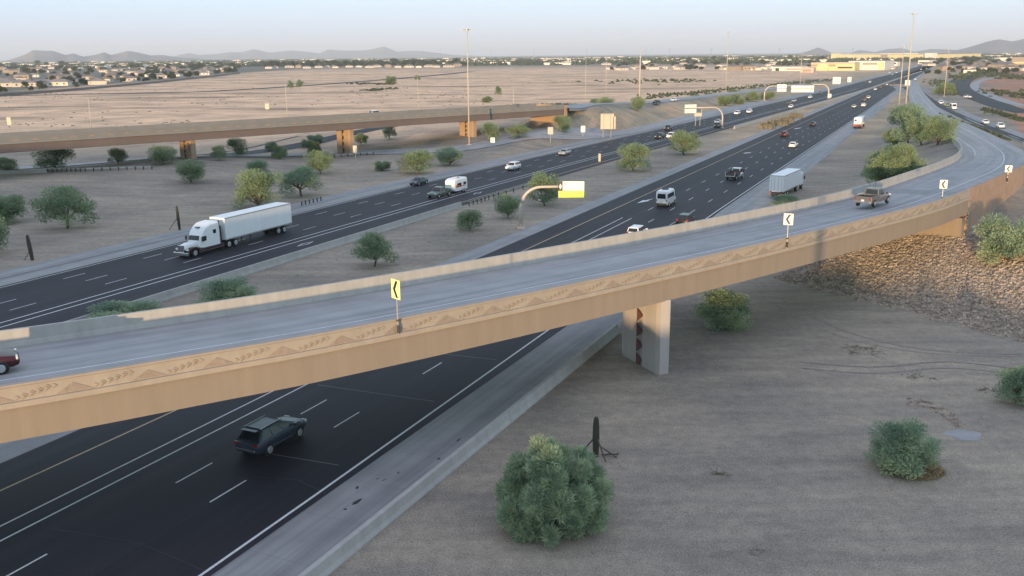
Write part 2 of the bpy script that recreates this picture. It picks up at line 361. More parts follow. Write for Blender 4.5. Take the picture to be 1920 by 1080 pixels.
def terrain(x, y):
    z = 0.0
    s_, t_ = to_st(x, y)
    if 195 < s_ < 520 and -225 < t_ < -85:
        z = 3.1 * sm(200, 262, s_) * (1 - sm(290, 480, s_)) * sm(0, 9, (-101.5 + WS(s_)) - t_) * (1 - sm(150, 220, -t_))
    # ramp embankment
    if 30 < x < 380 and 60 < y < 830:
        r = Vector((x - AB.x, y - AB.y, 0)); a = r.dot(ABD); l = r.dot(ABL)
        c = .86 * x + .51 * y
        front = max(0, min((c - 77.9) / 7.0, 3.6 + max(0, (c - 103) * .03)))
        if l > 11: front = max(0, front - (l - 11) / 2.5)
        front *= 1 - sm(130, 190, y) * .0
        if a < .3:
            z = max(z, front * (1 - sm(75, 110, x)))
        else:
            do, zo, so_ = seg_dist(x, y, _ROc); di, zi, si = seg_dist(x, y, _RIc)
            if so_ <= 0:      # outside the outer edge
                wallb = interp([(105, 3.5), (118, 4.3), (140, 5.6), (165, 6.3), (190, 5.6)], y)
                zb = min(wallb, zo - .5); z = max(z, zb - do / 3.5, 0)
                if y < 140: z = max(z, front * (1 - sm(75, 110, x)))
            elif si >= 0:     # inside of the curve
                z = max(z, zi - .12 - max(0, di - .5) / 3.0)
            else:
                k = max(0, min(1, (di - .0) / max(.1, di + do)))
                wallb = interp([(105, 3.5), (118, 4.3), (140, 5.6), (165, 6.3), (190, 5.6)], y)
                z = min(zi - .15, lerp(zi - .15, min(wallb, zo - .5), min(1, k * 1.6)))
        z = min(z, max(0, (t_ + 26.2) / 2.6)) if y < 700 else min(z, max(0, (t_ + 33) / 2.6))
    # far overpass approach embankment
    if -60 < x < 320 and 200 < y < 860:
        d, zz, sd = seg_dist(x, y, FLYL)
        dd = max(0, d - 5.0)
        z2 = zz - .25 - dd / 2.6
        r = Vector((x - FLY[0].x, y - FLY[0].y, 0)); a = r.dot(FD)
        if a < 0: z2 = min(z2, 6.2 + a / 1.8)
        tl = interp(OFFT, s_) - 4.6
        z2 = min(z2, max(0, z + (tl - t_) / 1.25))
        z = max(z, z2)
    # gentle mounds beyond the oncoming lanes
    if -220 < x < 20 and 150 < y < 420:
        for mx, my, mr, mh in ((-74, 211, 26, 2.3), (-110, 175, 40, 1.6)):
            q = ((x - mx) ** 2 + (y - my) ** 2) / mr ** 2
            if q < 6: z = max(z, 0) + mh * math.exp(-q * 1.2) * sm(-101, -108, t_ - 0)
    return z
def hit(u, v):
    z = 0.0
    for _ in range(25):
        p = at(u, v, z); z = .5 * z + .5 * terrain(p.x, p.y)
    p = at(u, v, z); p.z = terrain(p.x, p.y); return p

# ------------------------------------------------------------------ ground sheet
def axis(lo, hi, step, far):
    a = [lo + i * step for i in range(int((hi - lo) / step) + 1)]
    d = step; x = a[-1]; up = []
    while x < far: d *= 1.16; x += d; up.append(x)
    d = step; x = a[0]; dn = []
    while x > -far: d *= 1.16; x -= d; dn.append(x)
    return dn[::-1] + a + up
xs = axis(-130, 170, 2.5, 32000); ys = axis(30, 420, 2.5, 32000)
gv, gf, gt = [], [], []
WA_, WB_ = at(-60, 184), at(450, 138)
def tint(x, y):
    s_, t_ = to_st(x, y)
    n = noise.noise(Vector((x * .012, y * .012, 3)))
    near = (.30, .265, .22); desert = (.76, .52, .345); red = (.46, .24, .16); sub = (.26, .22, .18); warm = (.43, .34, .24)  # desert colour is brightened to hold low sunlight on the far fields
    a = 0.0; c = near
    if t_ < -125 or y > 420:
        k = sm(230, 330, y) * sm(-118, -150, t_) if y < 900 else 1
        if t_ < -110: c = tuple(lerp(p, q, k) for p, q in zip(near, desert)); a = k
    if -110 < t_ < -20 and s_ > 230: k = sm(230, 330, s_); c = tuple(lerp(p, q, k) for p, q in zip(near, warm))
    if t_ > 20 and y > 120 and (x > 120): k = sm(150, 230, y) * .9; c = tuple(lerp(p, q, k) for p, q in zip(near, red)); a = .35 * k
    if y > 1500: k = sm(1500, 2400, y); c = tuple(lerp(p, q, k) for p, q in zip(c, sub)); a = max(a, .6)
    if y > 500 and (WB_.x - WA_.x) * (y - WA_.y) - (WB_.y - WA_.y) * (x - WA_.x) > 0: k = .9; c = (.20, .185, .15); a = .5
    return (c[0], c[1], c[2], a)
for y in ys:
    for x in xs:
        gv.append((x, y, terrain(x, y))); gt += tint(x, y)
nx = len(xs)
for j in range(len(ys) - 1):
    for i in range(nx - 1): b = j * nx + i; gf.append((b, b + 1, b + nx + 1, b + nx))
me = bpy.data.meshes.new('ground'); me.from_pydata(gv, [], gf); me.materials.append(M['ground'])
ca = me.color_attributes.new('tint', 'FLOAT_COLOR', 'POINT'); ca.data.foreach_set('color', gt)
me.polygons.foreach_set('use_smooth', [True] * len(gf))
g = bpy.data.objects.new('ground', me); COL.objects.link(g); tag(g, kind='structure')

# ------------------------------------------------------------------ carriageways
SS = [-40, 0, 20, 40, 60, 80, 100, 120, 150, 175, 200, 225, 250, 275, 300, 330, 370, 420, 480, 560, 650, 800, 988, 1150, 1340, 1700, 2100, 2600]
def road(name, f0, f1, z, mat, ss=SS):
    mb = MB(); mb.ribbon([st(s, f0(s), z) for s in ss], [st(s, f1(s), z) for s in ss])
    return tag(mb.build(name, mat), kind='structure')
EE = lambda s: interp([(30, -31.25), (75, -31.9), (145, -32.8), (400, -33.4), (700, -35.2), (2600, -36)], s)
EL = lambda s: interp([(0, -52.3), (300, -52.0), (700, -51.5), (1100, -49), (2600, -44)], s)
road('shoulder', lambda s: EL(s) - 2.9, lambda s: interp([(100, -26.2), (300, -27.2), (500, -28.6), (900, -31), (2600, -32)], s), .025, M['shoulder'])
road('road', EL, lambda s: interp([(100, -30.85), (140, -32.3), (400, -33.0), (700, -34.8), (2600, -35.6)], s), .045, M['asphalt'])
road('shoulder', lambda s: -102 + WS(s), lambda s: -94.9 + WS(s), .025, M['shoulder'])
road('road', lambda s: -94.95 + WS(s), lambda s: -73.7 + WS(s), .045, M['asphalt'])
def marks(name, mat, lines):
    """lines: (t function, half width, s0, s1, dash or None, phase)"""
    mb = MB()
    for f, hw, s0, s1, dash, ph in lines:
        if dash is None:
            ss = sorted(set([s0, s1] + [s for s in SS if s0 < s < s1]))
            mb.ribbon([st(s, f(s) - hw, .058) for s in ss], [st(s, f(s) + hw, .058) for s in ss])
        else:
            L, per = dash; s = ph
            while s < s1:
                if s >= s0:
                    a, b = s, s + L
                    mb.ribbon([st(a, f(a) - hw, .058), st(b, f(b) - hw, .058)], [st(a, f(a) + hw, .058), st(b, f(b) + hw, .058)])
                s += per
    return tag(mb.build(name, mat), kind='structure')
far_t = lambda t: (lambda s: t + (EL(s) + 52.2) * .6)
D = (3.1, 12.05)
marks('lane_markings', M['wline'], [
    (EE, .085, -40, 1500, None, 0), (far_t(-36.35), .06, -40, 900, D, 36.9 - 48.2), (far_t(-39.98), .06, -40, 900, D, 38.0 - 48.2),
    (far_t(-43.4), .07, -40, 137, None, 0), (far_t(-44.85), .07, -40, 137, None, 0), (far_t(-43.3), .06, 143, 900, D, 145.2),
    (lambda s: -94.3 + WS(s), .07, -40, 1500, None, 0), (lambda s: -91.4 + WS(s), .06, -40, 900, D, 73.3 - 60.25), (lambda s: -88.15 + WS(s), .06, -40, 900, D, 73.6 - 60.25),
    (lambda s: -84.75 + WS(s), .06, -40, 900, D, 73.3 - 60.25), (lambda s: -81.4 + WS(s), .09, -40, 700, None, 0), (lambda s: -80.0 + WS(s), .09, -40, 700, None, 0),
])
marks('median_edge_line', M['yline'], [(far_t(-48.75), .08, -40, 1500, None, 0), (lambda s: -75.5 + WS(s), .09, -40, 1500, None, 0)])
marks('rumble_line', M['bline'], [(lambda s: -98.3 + WS(s), .05, -40, 700, None, 0), (lambda s: -75.0 + WS(s), .12, -40, 500, None, 0)])
# faint crack seals and diamonds / merge arrows
mb = MB()
for s, t0, t1 in ((21, -44, -31), (31, -42, -31), (40.5, -36.3, -31)):
    mb.ribbon([st(s, t0, .056), st(s + .8, (t0 + t1) / 2, .056), st(s, t1, .056)], [st(s + .07, t0, .056), st(s + .87, (t0 + t1) / 2, .056), st(s + .07, t1, .056)])
mb.ribbon([st(-20, -36.1, .056), st(36, -36.25, .056)], [st(-20, -36.04, .056), st(36, -36.2, .056)])
tag(mb.build('crack_seal', M['bline']), kind='structure')
mb = MB()
for s, t0, t1 in ((55.5, -42.6, -32.5), (43.5, -39.5, -32.5), (66, -39.5, -32.5), (66, -44, -40)):
    mb.ribbon([st(s, t0, .056), st(s + .5, t1, .056)], [st(s + .06, t0, .056), st(s + .56, t1, .056)])
tag(mb.build('light_crack_line', M['shoulder']), kind='structure')
mb = MB()
def arrow(u0, v0, u1, v1, w=1.0):
    a, b = at(u0, v0, .06), at(u1, v1, .06); d = (b - a); n = Vector((-d.y, d.x, 0)).normalized() * w
    p = [a, a + d * .12 - n * .1, a + d * .45 - n * .28, a + d * .42 - n * .75, b, a + d * .42 + n * .75, a + d * .45 + n * .28, a + d * .12 + n * .1]
    mb.add(p, [tuple(range(8))])
arrow(1226, 372, 1194, 381, .9); arrow(1411, 285, 1393, 288, 1.0); arrow(1504, 239, 1488, 242, 1.1); arrow(833, 415 - 61, 846, 351, .7)
def diamond(s, t):
    for k0, k1 in ((1.0, .7),):
        o = [(-1.9, 0), (0, .5), (1.9, 0), (0, -.5)]
        vs = [st(s + a, t + b, .06) for a, b in o] + [st(s + a * .75, t + b * .65, .06) for a, b in o]
        mb.add(vs, [(i, (i + 1) % 4, 4 + (i + 1) % 4, 4 + i) for i in range(4)])
for s in (101, 152.5, 232): diamond(s, -78 + WS(s))
for s in (24, 95): diamond(s, -46.8)
tag(mb.build('road_symbols', M['wline']), kind='structure')

# secondary roads draped on the ground
def draped(name, pts, w, mat, dz=.06, edge=None, n=14, kind='structure'):
    pl = smooth_line([Vector((p[0], p[1], 0)) for p in pts], n); L, R = [], []
    for i, p in enumerate(pl):
        d = (pl[min(i + 1, len(pl) - 1)] - pl[max(i - 1, 0)]).normalized(); nrm = Vector((-d.y, d.x, 0))
        wi = w(i / (len(pl) - 1)) if callable(w) else w
        L.append([p + nrm * wi * (.5 - k / 6) for k in range(7)])
    mb = MB(); vs = []; uvs = []; fs = []; d_ = 0
    for i, row in enumerate(L):
        if i: d_ += (row[3] - L[i - 1][3]).length
        for k, q in enumerate(row):
            vs.append((q.x, q.y, terrain(q.x, q.y) + dz)); uvs.append((d_, k * 1.5))
            if i and k: c_ = i * 7 + k; fs.append((c_ - 8, c_ - 7, c_, c_ - 1))
    mb.add(vs, fs, 0, uvs); return tag(mb.build(name, mat), kind=kind)
offr = OFFC[:-1]
draped('road', [(p.x, p.y) for p in offr], lambda k: lerp(9.5, 8.0, k), M['deck'], .12)
draped('road', [(p.x, p.y) for p in (at(400, 297), at(640, 265), at(850, 237), at(1000, 215))], 8, M['asphalt'], .08)
draped('road', [(p.x, p.y) for p in (at(560, 262), at(250, 312), at(0, 322))], 1.2, M['bline'], .09)
fr = [at(u, v) for u, v in ((1702, 163), (1720, 175), (1752, 197), (1800, 222), (1850, 241), (1925, 268), (2050, 300))]
draped('shoulder', [(p.x, p.y) for p in fr], lambda k: lerp(20, 10, k), M['shoulder'], .12)
draped('road', [(p.x, p.y) for p in fr], lambda k: lerp(9, 4, k), M['asphalt'], .17)
fr2 = [at(u, v) for u, v in ((1925, 212), (1880, 200), (1830, 182), (1800, 168), (1798, 156), (1815, 146), (1850, 139), (1900, 137))]
draped('road', [(p.x, p.y) for p in fr2], lambda k: lerp(9, 22, k), M['asphalt'], .06)
sw = [at(u, v) for u, v in ((1925, 200), (1880, 188), (1838, 171), (1828, 158), (1850, 148), (1880, 143))]
draped('road', [(p.x, p.y) for p in sw], 6, M['band'], .07)
draped('road', [(-700, 560), (-300, 690), (-210, 760), (-120, 1100), (-60, 1500)], 14, M['asphalt'], .06)
# flyover approach road after the far overpass
mb = MB(); L, R = [], []
for i, p in enumerate(FLYL):
    d = (FLYL[min(i + 1, len(FLYL) - 1)] - FLYL[max(i - 1, 0)]); d.z = 0; d.normalize(); nrm = Vector((-d.y, d.x, 0))
    L.append(p + nrm * 8.5); R.append(p - nrm * 1.5)
mb.ribbon(L, R); mb.ribbon([p + Vector((0, 0, -.9)) for p in L], L); mb.ribbon(R, [p + Vector((0, 0, -.9)) for p in R])
tag(mb.build('road', M['deck']), kind='structure')

# ------------------------------------------------------------------ ramp: slab on ground
def slab(name, A, B, i0, i1, th, mat):
    mb = MB(); mb.ribbon([RI[i] for i in range(i0, i1 + 1)], [RO[i] for i in range(i0, i1 + 1)])
    dn = Vector((0, 0, -th))
    mb.ribbon([RI[i] + dn for i in range(i0, i1 + 1)], [RI[i] for i in range(i0, i1 + 1)])
    mb.ribbon([RO[i] for i in range(i0, i1 + 1)], [RO[i] + dn for i in range(i0, i1 + 1)])
    return mb.build(name, mat)
tag(slab('ramp_road', 0, 0, IB, len(RO) - 1, .8, M['deck']), kind='structure')
def ramp_line(k0, k1, i0, i1, mat, dz=.012):
    mb = MB(); mb.ribbon([RO[i].lerp(RI[i], k0(i)) + Vector((0, 0, dz)) for i in range(i0, i1 + 1)], [RO[i].lerp(RI[i], k1(i)) + Vector((0, 0, dz)) for i in range(i0, i1 + 1)])
    return mb
def wk(i): return interp([(0, .34), (IB - 24, .33), (IB - 12, .30), (IB, .30), (IB + 12, .32), (IB + 18, .34), (IB + 24, .38), (IB + 36, .32), (IB + 48, .30), (IB + 60, .45)], i)
tag(ramp_line(wk, lambda i: wk(i) + .013, IB, len(RO) - 7, M['wline']).build('ramp_edge_line', M['wline']), kind='structure')
tag(ramp_line(lambda i: .80, lambda i: .812, IB + 20, len(RO) - 7, M['wline']).build('ramp_edge_line', M['wline']), kind='structure')

# ------------------------------------------------------------------ overpass bridge
BR = empty('overpass_bridge', (0, 0, 0), 0, 'near tan overpass ramp with triangle relief on its parapet crossing the freeway', 'bridge')
Z3 = Vector((0, 0, 1))
def perp(i, line):
    d = (line[min(i + 1, len(line) - 1)] - line[max(i - 1, 0)]); d.z = 0; d.normalize(); return Vector((-d.y, d.x, 0))
slab('deck', 0, 0, 0, IB, .25, M['deck']).parent = BR
ramp_line(wk, lambda i: wk(i) + .0125, 0, IB, M['wline']).build('edge_line', M['wline'], BR)
def section(name, line, i0, i1, prof, mat, parent, sgn=1):
    """prof: closed list of (offset towards inside, z above line)"""
    mb = MB(); rings = []
    for i in range(i0, i1 + 1):
        n = perp(i, line) * sgn; rings.append([line[i] + n * a + Z3 * b for a, b in prof])
    mb.rings(rings, True); return mb.build(name, mat, parent)
section('girder', RO, 0, IB, [(-.43, -2.08), (-.43, -.32), (11.0, -.95), (11.0, -2.2)], M['paint_tan'], BR)
section('parapet', RO, 0, IB, [(0, .02), (-.10, .87), (-.47, .87), (-.47, .77), (-.42, .74), (-.42, -.02), (-.56, -.04), (-.56, -.33), (0, -.33)], M['paint_tan2'], BR)
section('painted_shade_line', RO, 0, IB, [(-.43, -.385), (-.44, -.385), (-.44, -.325), (-.43, -.325)], M['relief'], BR)  # thin dark strip paints the shade line below the ledge
section('painted_shade_line', RO, 0, IB, [(-.415, .725), (-.43, .725), (-.43, .755), (-.415, .755)], M['relief'], BR)  # same dark strip painted along the top molding joint
section('parapet', RI, 0, IB, [(0, .02), (-.14, .35), (-.2, 1.08), (-.45, 1.08), (-.45, -.33), (0, -.33)], M['conc'], BR, -1)
# relief motifs
mb = MB()
dist = 0.0; acc = 0.0
cum = [0.0]
for i in range(1, IB + 1): cum.append(cum[-1] + (RO[i] - RO[i - 1]).length)
def on_face(d, h, off=-.425):
    import bisect
    i = max(1, min(IB, bisect.bisect(cum, d))); k = (d - cum[i - 1]) / (cum[i] - cum[i - 1])
    p = RO[i - 1].lerp(RO[i], k); n = perp(i - 1, RO).lerp(perp(i, RO), k).normalized(); return p + n * off + Z3 * h
def face_poly(poly, th=.022):
    a = [on_face(d, h) for d, h in poly]; b = [on_face(d, h, -.425 - th) for d, h in poly]; mb.rings([a, b], True)
d0 = 40.0
while d0 < cum[IB] - 5:
    face_poly([(d0 + 1.75, .02), (d0 + 2.55, .50), (d0 + 3.5, .02)])
    for k in range(5):
        x = d0 - .15 + k * .36; y = .03 + k * .085
        for q in range(2):
            xx = x + q * .30; yy = y + q * .0
            if yy > .5: continue
            face_poly([(xx, yy), (xx + .20, yy + .12), (xx + .27, yy + .12), (xx + .07, yy)])
            face_poly([(xx + .20, yy + .12), (xx + .02, yy + .24), (xx + .09, yy + .24), (xx + .27, yy + .12)])
    d0 += 3.66
mb.build('relief_pattern', M['relief'], BR)
# joint grooves on the girder and drip line
mb = MB(); d0 = 12.0
while d0 < cum[IB] - 2:
    face_poly([(d0, -2.05), (d0 + .03, -2.05), (d0 + .03, -.36), (d0, -.36)], .004 + .0); d0 += 9.0
mb.build('joint_groove', M['relief'], BR)
# pier
def pier(parent, c, ax, ay, ln, wd, z0, z1, mats, pat=True):
    """wide wall pier along ax with stepped end, c at outer end"""
    m = MB(); prof = [(0, 0), (0, wd), (ln, wd), (ln, 0), (ln - .5, -.12), (ln * .58, -.12), (ln * .56, .05), (ln * .44, .05), (ln * .42, -.12), (.5, -.12)]
    rings = [[Vector((c.x, c.y, z)) + ax * a + ay * b for a, b in prof] for z in (z0, z1)]
    m.rings(rings, True); o = m.build('pier', mats[0], parent)
    if pat:
        q = MB(); h = (z1 - z0); n = 5; st_ = h / n
        for k in range(n):
            a0 = ln * .50; zz = z0 + k * st_
            q.prism([(a0 - .42, zz + st_ * .55), (a0 + .42, zz + .05), (a0 + .42, zz + st_ * .98)], Vector((c.x, c.y, 0)) - ay * .10, ax, Z3, -ay * .05)
        q.build('zigzag_inlay', mats[1], o)
    return o
# the wall pier runs across the deck (ax points back under the bridge)
pc = at(1236, 703); pl = at(1166, 664)
pdir = (pl - pc); pln = pdir.length; pdir.normalize()
pier(BR, Vector((pc.x, pc.y, 0)), pdir, Vector((pdir.y, -pdir.x, 0)) * -1 if (Vector((pdir.y, -pdir.x, 0)).y < 0) else Vector((pdir.y, -pdir.x, 0)), pln, .85, -.3, 6.05, (M['pier_c'], M['maroon']))
pc2 = st(20, -64); pier(BR, Vector((-58, 32, 0)), Vector((-.5, .86, 0)), Vector((-.86, -.5, 0)), 6.4, 1.5, -.3, 6.05, (M['pier_c'], M['maroon']))
# abutment and its side wall
mb = MB(); a0 = AB + ABD * .2
mb.prism([(0, 0), (11.4, 0), (11.4, 6.9), (0, 7.4)], a0 + Z3 * 0 + ABL * -.05, ABL, Z3, ABD * 1.2)
# lower stem standing in front, under the girder
mb.build('abutment', M['paint_tan'], BR)
mb = MB(); mb.prism([(0, 0), (10.6, 0), (10.6, 5.6), (0, 5.6)], a0 - ABD * 1.3 + ABL * .2, ABL, Z3, ABD * 1.25)
mb.build('abutment_seat', M['paint_tan'], BR)
# retaining wall along the outer edge beyond the abutment
mb = MB(); rings = []
iw1 = IB + 17
for i in range(IB, iw1 + 1):
    n = perp(i, RO); p = RO[i]
    rings.append([p + n * a + Z3 * b for a, b in ((0, .02), (-.10, .9), (-.40, .9), (-.45, -.30), (-.40, -.32), (-.40, -6), (0, -6))])
mb.rings(rings, True); RW = mb.build('retaining_wall', surf('weathered_tan_wall', (.36, .24, .17), .85, .12, .6, bump=.05))
tag(RW, 'tan retaining wall with barrier top curving along the outside of the ramp past the abutment', 'wall')
# inner barrier of the curve
mb = MB(); rings = []
for i in range(IB, IB + 27):
    n = perp(i, RI) * -1; p = RI[i]; hh = 1.04
    rings.append([p + n * a + Z3 * b for a, b in ((0, .0), (-.14, .35), (-.2, hh), (-.42, hh), (-.45, -.5), (0, -.5))])
mb.rings(rings, True)
tag(mb.build('ramp_barrier', M['conc']), 'pale concrete barrier on the inside of the ramp curve below the green trees', 'barrier')

# chevron signs on posts outside the parapet
def chevron(base, top, face, label, w=.9, h=1.1, ymat='signw', post_h=None):
    """base point, z of sign centre, facing azimuth"""
    r = empty('chevron_sign', base, 0, label, 'road sign', 'chevron signs along the outside of the ramp')
    H = top - base.z
    m = MB(); m.tube((0, 0, 0), (0, 0, H + h * .4), .05, n=8); m.build('post', M['galv'], r)
    ax = Vector((math.cos(face), -math.sin(face), 0)); nn = Vector((math.sin(face), math.cos(face), 0))  # nn = facing
    ax = -ax                                # to the viewer's right when looking at the face
    m = MB(); m.prism([(-w / 2, -h / 2), (w / 2, -h / 2), (w / 2, h / 2), (-w / 2, h / 2)], Vector((0, 0, H)) + nn * .06, ax, Z3, nn * .02)
    pn = m.build('panel', M[ymat], r)
    k = w / .9; g = h / 1.1
    m = MB(); m.prism([(.24 * k, .48 * g), (.02 * k, .48 * g), (-.27 * k, 0), (.02 * k, -.48 * g), (.24 * k, -.48 * g), (-.03 * k, 0)], Vector((0, 0, H)) + nn * .081, ax, Z3, nn * .004)
    m.build('arrow', M['signb'], pn)
    m = MB(); m.prism([(-w / 2 - .015, -h / 2 - .015), (w / 2 + .015, -h / 2 - .015), (w / 2 + .015, h / 2 + .015), (-w / 2 - .015, h / 2 + .015)], Vector((0, 0, H)) + nn * .045, ax, Z3, nn * .012)
    m.build('backing', M['galv'], pn)
    m = MB(); m.box((0, 0, .35), (.14, .14, .5)); m.box((0, 0, .9), (.18, .1, .12)); m.build('bracket', M['dark'], r)
    return r

# ------------------------------------------------------------------ barriers by the freeway
def jersey(name, pts, h, label, wb=.6, wt=.2, mat=None):
    m = MB(); rings = []
    for i, p in enumerate(pts):
        d = (pts[min(i + 1, len(pts) - 1)] - pts[max(i - 1, 0)]).normalized(); n = Vector((-d.y, d.x, 0))
        rings.append([p + n * a + Z3 * b for a, b in ((-wb / 2, 0), (-wb / 2, h * .12), (-wt / 2 - .08, h * .4), (-wt / 2, h), (wt / 2, h), (wt / 2 + .08, h * .4), (wb / 2, h * .12), (wb / 2, 0))])
    m.rings(rings, True); return tag(m.build(name, mat or M['conc']), label, 'barrier')
jersey('concrete_barrier', [st(s, -25.95) for s in (-30, 0, 20, 40, 60, 78)], .82, 'long pale concrete barrier between the near shoulder and the gravel slope', .7, .3)
jersey('concrete_barrier', [st(s, -73.2 + WS(s)) for s in (-20, 20, 50, 80, 100, 120, 137)], .95, 'grey median barrier wall edging the oncoming lanes up to the crash posts')
jersey('concrete_barrier', [st(s, -73.1 + WS(s) + 1.3) for s in (318, 350, 420, 500, 600, 700, 850, 1000, 1300)], 1.0, 'pale median barrier running away beyond the far sign arch', .7, .3)

# guard posts, W-beam pieces
def guardrail(pts, label, blocks=True, rail=True, z0=0.0):
    r = empty('guardrail', pts[0], 0, label, 'guardrail')
    p0 = pts[0]
    for p in pts:
        m = MB(); m.box((p.x - p0.x, p.y - p0.y, p.z - p0.z + .38), (.16, .2, .76)); m.build('post', M['dark'], r)
    if rail:
        m = MB()
        for a, b in zip(pts, pts[1:]):
            d = (b - a).normalized(); n = Vector((-d.y, d.x, 0)) * .12
            q = [Vector((0, 0, .5)), Vector((0, 0, .8))]
            m.rings([[a - p0 + n + Z3 * .5, a - p0 + n + Z3 * .65 + n * .4, a - p0 + n + Z3 * .8, a - p0 + n * .7 + Z3 * .8, a - p0 + n * .7 + Z3 * .5],
                     [b - p0 + n + Z3 * .5, b - p0 + n + Z3 * .65 + n * .4, b - p0 + n + Z3 * .8, b - p0 + n * .7 + Z3 * .8, b - p0 + n * .7 + Z3 * .5]])
        m.build('rail', M['galv'], r)
    return r
guardrail([st(s, -72.4 + WS(s)) for s in (138.5, 140.0, 141.5, 143, 144.5, 146, 148, 150, 153, 156, 160, 163, 166, 170, 173)], 'guardrail with closely set dark posts at the end of the median barrier wall')
def path_pts(uvs, n):
    P_ = [hit(u, v) for u, v in uvs]; out = []
    for i in range(len(P_) - 1):
        for k in range(n): out.append(P_[i].lerp(P_[i + 1], k / n))
    return out + [P_[-1]]
guardrail(path_pts([(566, 386), (602, 377)], 5), 'short guardrail end beside the concrete shoulder behind the long trailer')
guardrail(path_pts([(90, 323), (160, 322), (285, 318)], 8), 'long guardrail with block posts along the off ramp below the far overpass')
guardrail(path_pts([(628, 296), (700, 290)], 6), 'guardrail in front of the middle pier of the far overpass')
jersey('concrete_barrier', path_pts([(-60, 329), (0, 327), (88, 324)], 3), .8, 'dark low barrier edge of the off ramp at the left side')

# ------------------------------------------------------------------ far overpass
FB = empty('overpass_bridge', (0, 0, 0), 0, 'distant brown girder overpass with orange piers beyond the oncoming lanes', 'bridge')
def fsec(name, prof, mat, d0=-120, d1=FEND, w0=0):
    m = MB(); rings = []
    for d in (d0, 0, 60, 110, d1):
        c = FA + FD * d; rings.append([c + FL * (a + w0) + Z3 * b for a, b in prof])
    m.rings(rings, True); return m.build(name, mat, FB)
fsec('girder', [(0, 6.7), (0, 8.5), (12.4, 8.5), (12.4, 6.7)], M['far_brown'])
fsec('deck', [(0, 8.5), (0, 8.78), (12.4, 8.78), (12.4, 8.5)], M['deck'])
fsec('parapet', [(-.25, 8.45), (-.15, 8.72), (-.15, 9.85), (.25, 9.85), (.25, 8.78), (.0, 8.45)], M['far_tan'])
fsec('parapet', [(12.4, 8.78), (12.45, 9.8), (12.75, 9.8), (12.75, 8.5)], M['far_tan'])
m = MB(); d0 = -60
while d0 < FEND - 3:
    c = FA + FD * d0 + FL * -.155
    m.prism([(0, 8.95), (1.0, 9.4), (2.0, 8.95)], c, FD, Z3, FL * -.03); d0 += 3.66
m.build('relief_pattern', M['relief'], FB)
fpier = surf('far_pier_orange', (.36, .25, .165), .8, .06, .5)
for d in (39.5, 81.5, 122.5):
    q = FA + FD * d
    pier(FB, q + FL * 1.0, FL, FD, 6.4, 1.1, terrain(q.x, q.y) - 1.2, 6.75, (fpier, M['dark']))
m = MB(); m.prism([(-.3, 2), (12.7, 2), (12.7, 9.6), (-.3, 9.6)], FA + FD * FEND, FL, Z3, FD * 1.0); m.prism([(.3, 2), (12.1, 2), (12.1, 6.6), (.3, 6.6)], FA + FD * (FEND - 3), FL, Z3, FD * 2.9)
m.build('abutment', fpier, FB)

# ------------------------------------------------------------------ chevrons
def chev_at(u_base, v_base, zb, v_mid, face_deg, label, w, h, ym='signw'):
    b = at(u_base, v_base, zb)
    r = ray(u_base, v_mid); k = b.y / r[1]; zt = CH + r[2] * k
    return chevron(b, zt, math.radians(face_deg), label, w, h, ym)
# facing azimuths: towards traffic coming from the left
chev_at(747, 627, 8.0, 542, 229, 'chevron sign with the yellowest face, nearest the camera, on the bridge parapet', .92, 1.22, 'signy2' if 'signy2' in M else 'signw')
chev_at(1475, 466, 8.0, 411, 200, 'white chevron sign on the bridge parapet near the shadow stripe', .78, .98)
chev_at(1765, 386, 7.9, 345.5, 196, 'white chevron sign above the abutment corner', .76, .94)
chev_at(1888, 342, 7.4, 316.5, 200, 'chevron sign on the retaining wall right of the abutment', .82, .88)
chev_at(1922, 290, 5.6, 266, 225, 'chevron sign cut by the right edge of the picture', .8, .9)

# ------------------------------------------------------------------ high masts and poles
def mast(u, v, h, label, r0=.28, lights=4, group='tall light masts along the freeway', arm=False):
    b = hit(u, v)
    e = empty('light_mast', b, 0, label, 'light pole', group)
    m = MB(); m.tube((0, 0, 0), (0, 0, h), r0 * .82, r0 * .34, 10); m.build('pole', M['pole'], e, smooth=True)
    m = MB(); m.box((0, 0, .12), (1.3, 1.3, .24)); m.build('base', M['band'], e)
    if lights:
        m = MB(); m.tube((0, 0, h - .4), (0, 0, h), .5, .5, 10)
        for k in range(lights):
            a = k * 2 * math.pi / lights; m.tube((0, 0, h - .2), (math.cos(a) * 1.1, math.sin(a) * 1.1, h - .25), .06)
        m.build('light_ring', M['galv'], e)
        for k in range(lights):
            a = k * 2 * math.pi / lights; m = MB(); m.box((math.cos(a) * 1.3, math.sin(a) * 1.3, h - .35), (.5, .5, .35), a, taper=.6); m.build('lamp', M['signback'], e)
    return e
mast(880, 272, 30.3, 'tall light mast beside the off ramp, crossing the far overpass, with lamps at the top')
mast(1199, 187, 29.0, 'thick bare pole standing by the tree on the far ramp, without lamps', .62, 0)
mast(1697, 213, 36.5, 'tallest light mast rising from the green trees inside the ramp curve', .40)
mast(1685, 202, 26, 'shorter mast just left of the tallest mast among the ramp trees', .30, 2)
mast(1361, 172, 38, 'slender light mast left of the round bushes by the far ramp', .30)
mast(1500, 162, 30, 'slender mast behind the long overhead sign', .30, 0)
mast(1770, 182, 26, 'light mast on the orange dirt strip right of the ramp', .28, 2)
